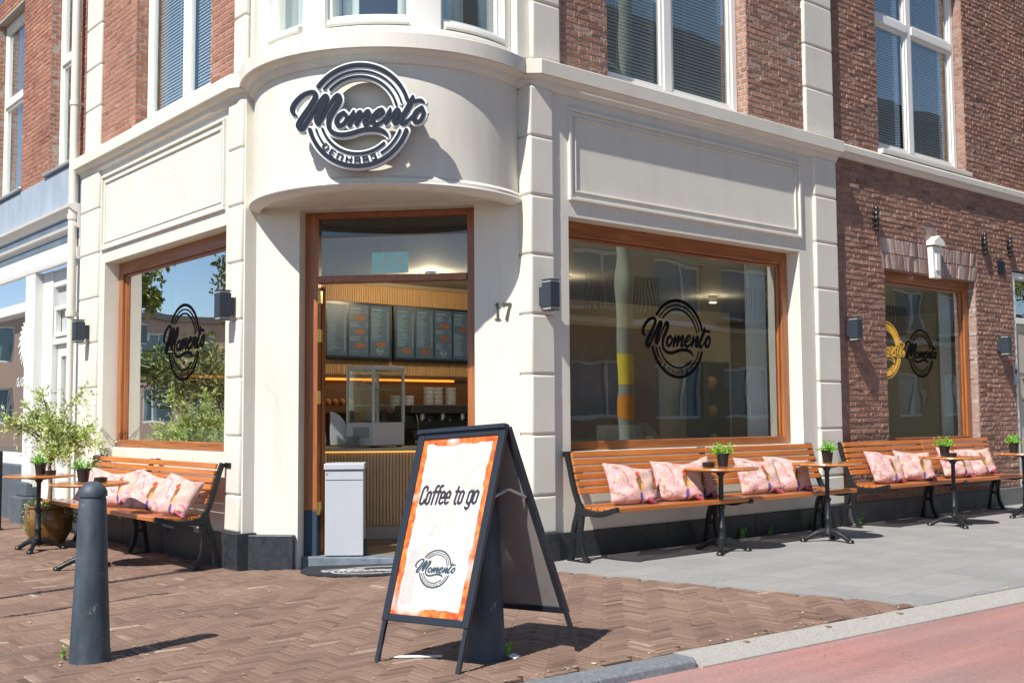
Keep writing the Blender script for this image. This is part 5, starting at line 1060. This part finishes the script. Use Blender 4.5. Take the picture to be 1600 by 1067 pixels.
# ================================================================== FOLDING BOARD
ab = thing('folding_board', 'black framed folding pavement board reading Coffee to go', 'advertising board', (-.8, -2.46, 0)); O_ = Vector((-.8, -2.46, 0)); 
fl, fr_, br = Vector((-1.276, -2.21, .0))-O_, Vector((-1.122, -2.707, .0))-O_, Vector((-.353, -2.719, .0))-O_; bl = br+fl-fr_
TLp = fl.lerp(bl, .36)+Vector((0, 0, 1.115)); TRp = fr_.lerp(br, .385)+Vector((0, 0, 1.150))
FRM = P('board_black_frame', (.018, .022, .030), .32, coat=.3); scuff(FRM, (.12, .13, .14), .68, .72, 22, amt=.7)
def leaf_side(A, B, TA, TB_, name, poster):
    # A,B feet; TA,TB_ top; local (u 0..1, v 0..1, d out)
    ev = ((TA-A)+(TB_-B))/2; eu = (B-A); nn = eu.cross(ev).normalized()
    if not poster: nn = -nn
    if nn.dot((A+B)/2-(fl+br)/2) < 0: nn = -nn
    def T(u, v, d):
        a = A.lerp(TA, v); b_ = B.lerp(TB_, v); p = a.lerp(b_, u)+nn*d; return tuple(p)
    wu, wv_ = .034/eu.length, .034/ev.length; z0 = .175
    leg = M(); 
    for u in (0, 1):
        u0, u1 = (0.008, .05) if u == 0 else (.95, .992); leg.box(u0, u1, 0, z0+.0, -.012, .006, T)
    leg.build('leg', FRM, ab)
    m = M(); m.box(0, wu*1.15, z0, 1, -.012, .014, T); m.box(1-wu*1.15, 1, z0, 1, -.012, .014, T); m.box(wu*1.15, 1-wu*1.15, z0, z0+wv_*1.1, -.012, .0138, T); m.box(wu*1.15, 1-wu*1.15, 1-wv_*1.1, 1, -.012, .0138, T)
    m.build('frame', FRM, ab, bevel=.005)
    return T, wu*1.15, wv_*1.1, z0
def poster_mat(orange=True):
    m = bpy.data.materials.new('coffee_poster'); m.use_nodes = True; t = m.node_tree; N = t.nodes; L = t.links; b = N['Principled BSDF']; b.inputs['Roughness'].default_value = .3; b.inputs['Coat Weight'].default_value = .3
    a = N.new('ShaderNodeAttribute'); a.attribute_name = 'uvp'; uv = a.outputs['Vector']
    def noise(sc, det=4, dist=0.):
        n = N.new('ShaderNodeTexNoise'); n.inputs['Scale'].default_value = sc; n.inputs['Detail'].default_value = det; n.inputs['Distortion'].default_value = dist; L.new(uv, n.inputs[0]); return n.outputs[0]
    def ramp(x, p0, p1, c0=(0, 0, 0), c1=(1, 1, 1)):
        r = N.new('ShaderNodeValToRGB'); r.color_ramp.elements[0].position = p0; r.color_ramp.elements[1].position = p1; r.color_ramp.elements[0].color = (*c0, 1); r.color_ramp.elements[1].color = (*c1, 1); L.new(x, r.inputs[0]); return r.outputs[0]
    def mth(op, x, y):
        q = N.new('ShaderNodeMath'); q.operation = op
        for i, v in ((0, x), (1, y)): L.new(v, q.inputs[i]) if not isinstance(v, (int, float)) else setattr(q.inputs[i], 'default_value', v)
        return q.outputs[0]
    sp = N.new('ShaderNodeSeparateXYZ'); L.new(uv, sp.inputs[0]); x, y = sp.outputs[0], sp.outputs[1]      # x 0..w, y 0..h (metres)
    Wp, Hp = .445, .90
    dx = mth('MINIMUM', x, mth('SUBTRACT', Wp, x)); dy = mth('MINIMUM', y, mth('SUBTRACT', Hp, y)); dd = mth('MINIMUM', dx, dy)
    edge = mth('ADD', dd, mth('MULTIPLY', mth('SUBTRACT', noise(9, 2), .5), .045))
    band = mth('LESS_THAN', edge, .034); band2 = mth('GREATER_THAN', edge, -.2)
    gaps = ramp(noise(3.6, 2), .38, .46)                                                    # parts of the border that stay white
    hot = N.new('ShaderNodeValToRGB'); L.new(noise(26, 5, .6), hot.inputs[0]); e = hot.color_ramp.elements; e[0].position = .3; e[0].color = (.38, .035, .01, 1); e[1].position = .75; e[1].color = (.72, .30, .06, 1); q = e.new(.5); q.color = (.64, .14, .02, 1)
    sk = ramp(noise(5.5, 6, 1.6), .40, .62, (.53, .485, .44), (.68, .67, .65)); sk2 = ramp(noise(60, 4), .35, .5, (.72, .64, .60), (1, 1, 1))
    dab = mth('MULTIPLY', ramp(noise(2.5, 2), .5, .6), .5)
    mx = N.new('ShaderNodeMixRGB'); mx.blend_type = 'MULTIPLY'; L.new(dab, mx.inputs[0]); L.new(sk, mx.inputs[1]); L.new(sk2, mx.inputs[2])
    m2 = N.new('ShaderNodeMixRGB'); L.new(mth('MULTIPLY', band, gaps), m2.inputs[0]); L.new(mx.outputs[0], m2.inputs[1]); L.new(hot.outputs[0], m2.inputs[2]); L.new(m2.outputs[0], b.inputs['Base Color']); return m
def sheet_uv(T, u0, u1, v0, v1, d, name, mat, parent, Wp, Hp):
    n = 8; m = M(); uvs = []
    for i in range(n+1):
        for j in range(n+1): m.v.append(T(u0+(u1-u0)*i/n, v0+(v1-v0)*j/n, d)); uvs += [Wp*i/n, Hp*j/n, 0]
    for i in range(n):
        for j in range(n): q = i*(n+1)+j; m.f.append((q, q+n+1, q+n+2, q+1))
    o = m.build(name, mat, parent, recalc=False); at = o.data.attributes.new('uvp', 'FLOAT_VECTOR', 'POINT'); at.data.foreach_set('vector', uvs); return o
T, wu, wv_, z0 = leaf_side(fl, fr_, TLp, TRp, 'front', True)
pm = poster_mat(); po = sheet_uv(T, wu, 1-wu, z0+wv_, 1-wv_, .004, 'poster', pm, ab, .445, .90)
Wt = (fr_-fl).length; Ht = (((TLp-fl)+(TRp-fr_))/2).length
PT = lambda cx, cy: (lambda x, d, y: T(cx+x/Wt, cy+y/Ht, .0052+d))
INK = P('poster_ink', (.022, .022, .035), .45)
# faint drawn shapes: a big cupped hand-like cone outline, printed
SK = P('poster_sketch', (.52, .45, .46), .4)
emblem(PT(.50, .405), .091, 0, 0).build('lettering', P('poster_emblem', (.025, .06, .08), .45), po, recalc=False)
CF = {'C': [[(3.6,8.5),(3.4,10.2),(1.8,11),(.3,10),(0,8),(0,3),(.3,1),(1.8,0),(3.4,.8),(3.6,2.6)]], 'o': [[(1.5,0),(0,1),(0,6.6),(1.5,7.6),(3,6.6),(3,1),(1.5,0)]],
 'f': [[(3,11),(1.6,11),(1.1,9.8),(1.1,0)], [(-.2,7.4),(2.6,7.4)]], 'e': [[(0,3.8),(3,3.8),(3,6.4),(1.5,7.6),(0,6.4),(0,1.2),(1.5,0),(3,1)]], 't': [[(1,10),(1,1.2),(1.8,0),(2.6,0)], [(-.2,7.4),(2.6,7.4)]],
 'g': [[(3,1),(1.5,0),(0,1),(0,6.6),(1.5,7.6),(3,6.6)], [(3,7.6),(3,-2),(1.5,-3.2),(0,-2.2)]], ' ': []}
ADV = {'C': 5, 'o': 4.7, 'f': 3.6, 'e': 4.7, 't': 3.9, 'g': 4.7, ' ': 2.6}
def lettering(txt, wgt=.80):
    st = []; x = 0
    for ch in txt:
        for ln in CF[ch]: st.append([(x+a+b*.17, b, wgt) for a, b in ln])
        x += ADV[ch]
    return st, x
st, xx = lettering('Coffee to go'); k = .350/xx
strokes_mesh(st, lambda x, d, y: PT(.495, .68)((x-xx/2)*k, d, y*k*1.18), 0, 0, cell=.16, smooth=False).build('lettering', INK, po, recalc=False)
fing = [[(0, 0, 7), (8, 6, 6.5), (18, 10, 6), (27, 16, 4.5), (33, 22, 2.5)], [(2, 0, 5), (10, -8, 5), (20, -9, 5), (32, 2, 4), (40, 14, 2)]]
PALE = P('poster_pale_drawing', (.56, .50, .46), .35)
strokes_mesh(fing, lambda x, d, y: PT(.28, .84)(x*.0058, d-.0008, y*.0045), 0, 0, cell=.5).build('drawing', PALE, po, recalc=False)
strokes_mesh([[(0, 16, 10), (0, 6, 9), (1, -8, 5), (2, -18, 1.5)]], lambda x, d, y: PT(.53, .66)(x*.0062, d-.0008, y*.0055), 0, 0, cell=.5).build('drawing', PALE, po, recalc=False)
strokes_mesh([[(0, 16, 3.5), (-1, 0, 5), (-2, -18, 6)]], lambda x, d, y: PT(.23, .38)(x*.0062, d-.0008, y*.0065), 0, 0, cell=.5).build('drawing', P('poster_speckled_drawing', (.52, .45, .42), .4, var=.3, vs=160), po, recalc=False)
T2, wu2, wv2, z02 = leaf_side(br, bl, TRp+Vector((.018, 0, 0)), TLp+Vector((.018, 0, 0)), 'back', False)
BKP = P('board_grey_backing', (.20, .185, .175), .25, var=.12, vs=4, coat=.3)
M().box(wu2, 1-wu2, z02+wv2, 1-wv2, -.008, .002, T2).build('back_panel', BKP, ab); 
fb = M().box(wu, 1-wu, z0+wv_, 1-wv_, -.008, .0015, T); fb.build('back_panel', BKP, ab)
m = M()
for u in (.06, .94):
    pa = Vector(T(u, .70, -.012)); pb = Vector(T2(1-u, .70, -.012)); mid = (pa+pb)/2+Vector((0, 0, .045)); m.tube([pa, mid], .008, 6); m.tube([mid, pb], .008, 6)
m.build('brace', P('brace_grey', (.35, .37, .38), .4, metal=.6), ab)
M().box(0, 1, .995, 1.012, -.012, .03, T).build('hinge', FRM, ab)
# litter
o = M().box(-.12, .12, -.02, .02, 0, .004).build('paper_strip', P('white_paper', (.7, .72, .74), .7), bevel=.001); o.location = (-1.06, -2.28, .004); o.rotation_euler = (0, 0, R_(-38)); tag(o, 'flattened white strip lying under the folding board', 'litter')
o = M().box(-.035, .035, -.02, .02, 0, .006).build('crumpled_paper', P('white_paper_scrap', (.72, .72, .72), .7), bevel=.002); o.location = (-.70, -2.60, .004); o.rotation_euler = (.3, 0, .5); tag(o, 'small white scrap beside the bollard behind the board', 'litter')

m = M(); rg_ = random.Random(77)
for k in range(170):
    x, y = rg_.uniform(-2.6, 2.6), rg_.uniform(-3.2, 1.6)
    if y > -.1 and x > -.1: continue
    if k < 70: x = rg_.uniform(-1.2, 3.4); y = kerb_y(x)+.045+abs(rg_.gauss(0, .03))
    a = rg_.uniform(0, 6.3); L1 = rg_.uniform(.004, .016); b = len(m.v); z = ground_z(y)+.004
    for q in range(5): t_ = a+q*1.257; m.v.append((x+math.cos(t_)*L1*rg_.uniform(.5, 1.2), y+math.sin(t_)*L1*.7, z+rg_.uniform(0, .006)))
    m.f.append(tuple(range(b, b+5)))
tag(stuff(m.build('crumbs_and_leaves', P('pale_debris', (.42, .36, .24), .9, var=.5, vs=3), recalc=False)), 'pale crumbs and dry leaf bits scattered over the brick paving', 'debris')

# ================================================================== DOORMAT
dm = thing('doormat', 'black half-round doormat with white emblem before the doorstep', 'doormat', (0, 0, 0)); p0 = FC(1.20, 0, 0); dm.location = (p0[0], p0[1], 0)
MT = lambda s, d, z: (CE[0]*s+CN[0]*d, CE[1]*s+CN[1]*d, z+ground_z(p0[1]+CE[1]*s+CN[1]*d))
m = M(); pts = [(.70*math.cos(t), .02+.80*math.sin(t)) for t in np.linspace(0, PI, 33)]; pts += [(-.70, -.08), (.70, -.08)]
m.v = []; 
m.prism(pts, .004, .014, lambda p, q, d: MT(p, q, d)); m.build('rubber', P('coir_black', (.022, .024, .028), .95, var=.3, vs=120, bump=.8, bs=250), dm)
emblem(lambda x, d, y: MT(x*1.1, .40-y*1.0, .0155), .31, 0, 0).build('lettering', P('mat_white', (.50, .50, .50), .9), dm, recalc=False)

# ================================================================== PLANTER WITH WILLOW
wt = thing('potted_willow', 'variegated pale green willow with trailing ivy in a golden brown pot', 'potted tree', (-.62, 4.98, -.083))
GLZ = P('golden_brown_glaze', (.20, .105, .03), .3, var=.5, vs=7, coat=.5, metal=.2)
M().lathe([(0, 0), (.14, 0), (.17, .04), (.225, .15), (.24, .27), (.225, .36), (.215, .375), (.235, .39), (.235, .41), (.21, .41), (.20, .37), (0, .36)], 40, cap=False).build('pot', GLZ, wt, smooth=50)
BARK = P('willow_bark', (.20, .14, .085), .9, var=.3, vs=20, bump=.5, bs=50); rg = random.Random(12)
m = M(); tips = []
m.tube([(0, 0, .35), (.015, .01, .60), (-.01, .0, .85), (.01, 0, 1.0)], [.028, .022, .02, .022], 8)
for k in range(26):
    a = rg.uniform(0, 2*PI); r = rg.uniform(.10, .47); h = rg.uniform(.08, .62)*(1.25-r); p0_ = Vector((.01, 0, rg.uniform(.82, 1.02))); p1 = p0_+Vector((math.cos(a)*r*.5, math.sin(a)*r*.5, h*.7)); p2 = p0_+Vector((math.cos(a)*r, math.sin(a)*r, h)); m.tube([p0_, p1, p2], [.010, .006, .003], 5); tips.append((p0_, p1, p2))
m.build('trunk', BARK, wt, smooth=60)
WL = tone_mat('willow_leaf', [(0, (.20, .34, .05)), (.45, (.42, .55, .13)), (.8, (.62, .70, .30)), (1, (.76, .78, .58))], rough=.6, bump=.0, spot=.1)
m = M()
for p0_, p1, p2 in tips:
    for s in range(19):
        base = p1.lerp(p2, rg.uniform(-.5, 1.05)); d = (rnd(rg)+Vector((p2.x, p2.y, .3))*.9).normalized(); L = rg.uniform(.10, .24); prev = base
        for q in range(13):
            pt = base+d*L*(q/12)+Vector((0, 0, -.05*(q/12)**2)); tn = min(1, max(0, rg.gauss(.25+.6*q/12, .15))); dd_2 = (d*.6+rnd(rg)*.8); leaf(m, pt, dd_2, rnd(rg).normalized(), rg.uniform(.035, .062), .0078); m.tone.append(tn)
m.build('crown', WL, wt, recalc=False)
m = M(); IVY = tone_mat('ivy_leaf', [(0, (.05, .12, .02)), (.5, (.16, .28, .05)), (1, (.42, .45, .16))], rough=.5, bump=0)
for k in range(26):
    a = rg.uniform(0, 2*PI); L = rg.uniform(.05, .30) if k > 6 else rg.uniform(.25, .36); out = .24
    for q in range(int(L/.012)):
        z = .42-q*.012; rr = out+.03*math.sin(q*.4+k)+.01; base = Vector((math.cos(a+.02*math.sin(q))*rr, math.sin(a)*rr, z)); leaf(m, base, rnd(rg), rnd(rg).normalized(), rg.uniform(.015, .028), .009); m.tone.append(rg.random())
for k in range(260):
    a = rg.uniform(0, 2*PI); r = rg.uniform(0, .23); leaf(m, Vector((math.cos(a)*r, math.sin(a)*r, .39+rg.uniform(0, .07))), rnd(rg), rnd(rg).normalized(), rg.uniform(.02, .035), .01); m.tone.append(rg.random())
m.build('ivy', IVY, wt, recalc=False)
# tall dark post at the left edge
tag(M().box(-.04, .04, -.04, .04, 0, .92).box(-.06, .06, -.06, .06, 0, .02).build('queue_post', BLACKP, bevel=.004), 'dark upright post at the left picture edge behind the table', 'post').location = (-.60, 6.95, -.083)
# weeds
wd = None
for i, (x, y, z, sc, lb) in enumerate([(4.36, -.045, 0, 1.0, 'taller green weed at the wall foot below the large window'), (4.78, -.06, 0, .7, 'low green weed at wall foot, right of the taller weed'), (6.42, -.03, 0, .9, 'green weed at the foot of the brick wall'), (-.72, -2.55, 0, .8, 'green weed at the foot of the bollard behind the board'), (-2.42, -1.13, 0, .55, 'small weed at the foot of the front bollard'), (5.55, -.05, 0, 1.1, 'tall thin weed between wall foot and second table')]):
    m = M(); rg = random.Random(40+i)
    for s in range(4 if sc < 1 else 5):
        v = Vector((rg.uniform(-.5, .5), rg.uniform(-.6, .2), 1)).normalized(); H_ = rg.uniform(.05, .13)*sc; m.tube([(0, 0, 0), v*H_], .0015, 4)
        for q in range(7): leaf(m, v*H_*(q+1)/7, rnd(rg)+Vector((0, 0, .4)), rnd(rg).normalized(), .03*sc, .009*sc)
    o = m.build('weed', GLEAF, recalc=False); o.location = (x, y, z); tag(o, lb, 'weed', 'weeds in the paving joints')

# ================================================================== ACROSS THE STREET (seen in the panes) and shadow-casting pole
def far_building(name, label, x0, x1, y, z1, depth, facing, wallmat, wins, loc=None):
    t = thing(name, label, 'building', (x0, y, 0)); Wd = x1-x0; s = facing
    if s in (1,): T = lambda u, d, z: (u, d, z)
    else: T = lambda u, d, z: (u, -d, z)
    holes = [(a, b, c, d) for a, b, c, d in wins]; wall_grid(T, 0, Wd, -.1, z1, holes, -.25, 0).build('wall', wallmat, t)
    M().box(-.2, Wd+.2, -depth, .25, z1, z1+.35, T).build('roof', P('roof_edge', (.10, .09, .085), .8), t); M().box(0, Wd, -depth, -.6, 0, z1-.01, T).build('core', DARKIN, t)
    for a, b, c, d in wins:
        f = M(); f.box(a, a+.08, -.2, -.1, c, d, T); f.box(b-.08, b, -.2, -.1, c, d, T); f.box(a+.08, b-.08, -.2, -.1, c, c+.09, T); f.box(a+.08, b-.08, -.2, -.1, d-.09, d, T); mid = a+(b-a)*.62; f.box(mid-.04, mid+.04, -.2, -.1, c+.09, d-.09, T); fo = f.build('window', WHITE, t)
        M().add([(a+.08, -.15, c+.09), (b-.08, -.15, c+.09), (b-.08, -.15, d-.09), (a+.08, -.15, d-.09)], [(0, 1, 2, 3)], T).build('pane', P('far_pane', (.16, .24, .26), .15), fo, recalc=False)
    return t
OCH = P('ochre_render', (.54, .40, .22), .9, var=.06, vs=.7); GRB = P('grey_brick_front', (.30, .26, .20), .9, var=.08, vs=.8)
wins = []
for fl_ in range(3):
    for k in range(9): wins.append((1.3+k*3.2, 3.4+k*3.2, 1.1+fl_*3.05, 2.7+fl_*3.05))
ab_far = far_building('apartment_building', 'ochre apartment block across the road, mirrored in the large window', 8, 38, -14, 12.2, 8, 1, OCH, wins)
for zb in (3.75, 6.8):
    M().box(0, 30, .003, .12, zb, zb+.16).build('string_course', WHITE, ab_far)
for k in range(5):
    q = M(); x0_ = 1.0+k*6.4; q.box(x0_, x0_+2.8, .01, .9, 3.92, 4.02)
    for u in np.linspace(x0_, x0_+2.76, 24): q.box(u, u+.03, .84, .87, 4.02, 4.95)
    q.box(x0_, x0_+2.8, .83, .88, 4.95, 5.0); q.build('balcony', ANTHR, ab_far)
M().box(-.1, 30.1, .02, .3, 9.2, 12.15).build('mansard', P('dark_roof_tiles', (.05, .045, .045), .9), ab_far)
wins = [(1+k*2.6, 2.4+k*2.6, 1+f*3, 2.8+f*3) for k in range(9) for f in range(2)]
far_building('town_house', 'red roofed town house down the street, mirrored in the left window', -33, -9, 50, 6.5, 8, 3, P('pink_render', (.52, .36, .28), .9), [w_ for w_ in wins if w_[1] < 23.5]).rotation_euler = (0, 0, 0)
pl_ = thing('tram_pole', 'pale green concrete pole with yellow and orange bands across the cycle path', 'pole', (9.2, -5.75, 0))
M().lathe([(.165, -.1), (.16, 1), (.14, 4), (.12, 9)], 20, cap=True).build('shaft', P('pole_green', (.30, .34, .26), .7, var=.1), pl_, smooth=50)
M().lathe([(.163, 1.15), (.161, 1.55)], 20, cap=False).build('band', P('orange_band', (.75, .30, .03), .6), pl_); M().lathe([(.160, 1.75), (.157, 2.25)], 20, cap=False).build('band', P('yellow_band', (.75, .60, .05), .6), pl_)
M().tube([(0, 0, 7), (-1.2, .3, 7.4)], .03, 8).build('arm', STEEL, pl_)
LPY = .45
lp = thing('street_lamp', 'slim street lamp left of view throwing thin shadows on the brick paving', 'street lamp', (-6.2, LPY, 0))
M().tube([(0, 0, -.05), (0, 0, 6.9)], [.07, .04], 12).build('pole', ANTHR, lp, smooth=50); M().lathe([(.03, 6.85), (.12, 6.92), (.14, 6.98), (.06, 7.05), (0, 7.06)], 24, cap=False).build('lamp_head', ANTHR, lp, smooth=40)
sp2 = thing('shadow_pole', 'thin unseen pole added left of view for its shadow streak', 'shadow pole', (-5.2, -.36, 0)); M().tube([(0, 0, 0), (0, 0, 4.9)], .028, 10).build('pole', STEEL, sp2);  # out-of-view pole added only to throw a thin streak on the paving
LEAFT = tone_mat('street_tree_leaf', [(0, (.09, .13, .025)), (.5, (.22, .27, .06)), (1, (.38, .36, .12))], rough=.6, bump=0)
def tree(loc, h, r, seed, label, nl=5200):
    rg = random.Random(seed); t = thing('street_tree', label, 'tree', loc, 0, 'street trees'); m = M(); m.tube([(0, 0, -.1), (.1, 0, h*.3), (0, .1, h*.6)], [.22, .16, .10], 10); cl = []
    for k in range(22):
        v = rnd(rg); c = Vector((v.x*r, v.y*r, h*.68+v.z*h*.30)); cl.append((c, rg.uniform(.5, .95)*r*.42)); m.tube([(0, .05, h*.45), tuple(c*.6+Vector((0, 0, h*.22))), tuple(c)], [.06, .035, .012], 6)
    m.build('trunk', BARK, t, smooth=60); m = M()
    for k in range(nl): c, rr = rg.choice(cl); leaf(m, c+rnd(rg)*rr, rnd(rg), rnd(rg).normalized(), rg.uniform(.12, .24), .05); m.tone.append(rg.random())
    m.build('crown', LEAFT, t, recalc=False)
tree((-5.0, 20, 0), 7.5, 1.5, 1, 'leafy street tree nearest behind the left frame edge, mirrored in the left window'); tree((-12.6, 25, 0), 9, 2.3, 2, 'broad street tree farther down the left street'); tree((-14.5, 34, 0), 4.2, 3, 3, 'street tree in front of the red town house'); tree((36, -10.5, 0), 7, 2.6, 4, 'street tree before the ochre apartment block')
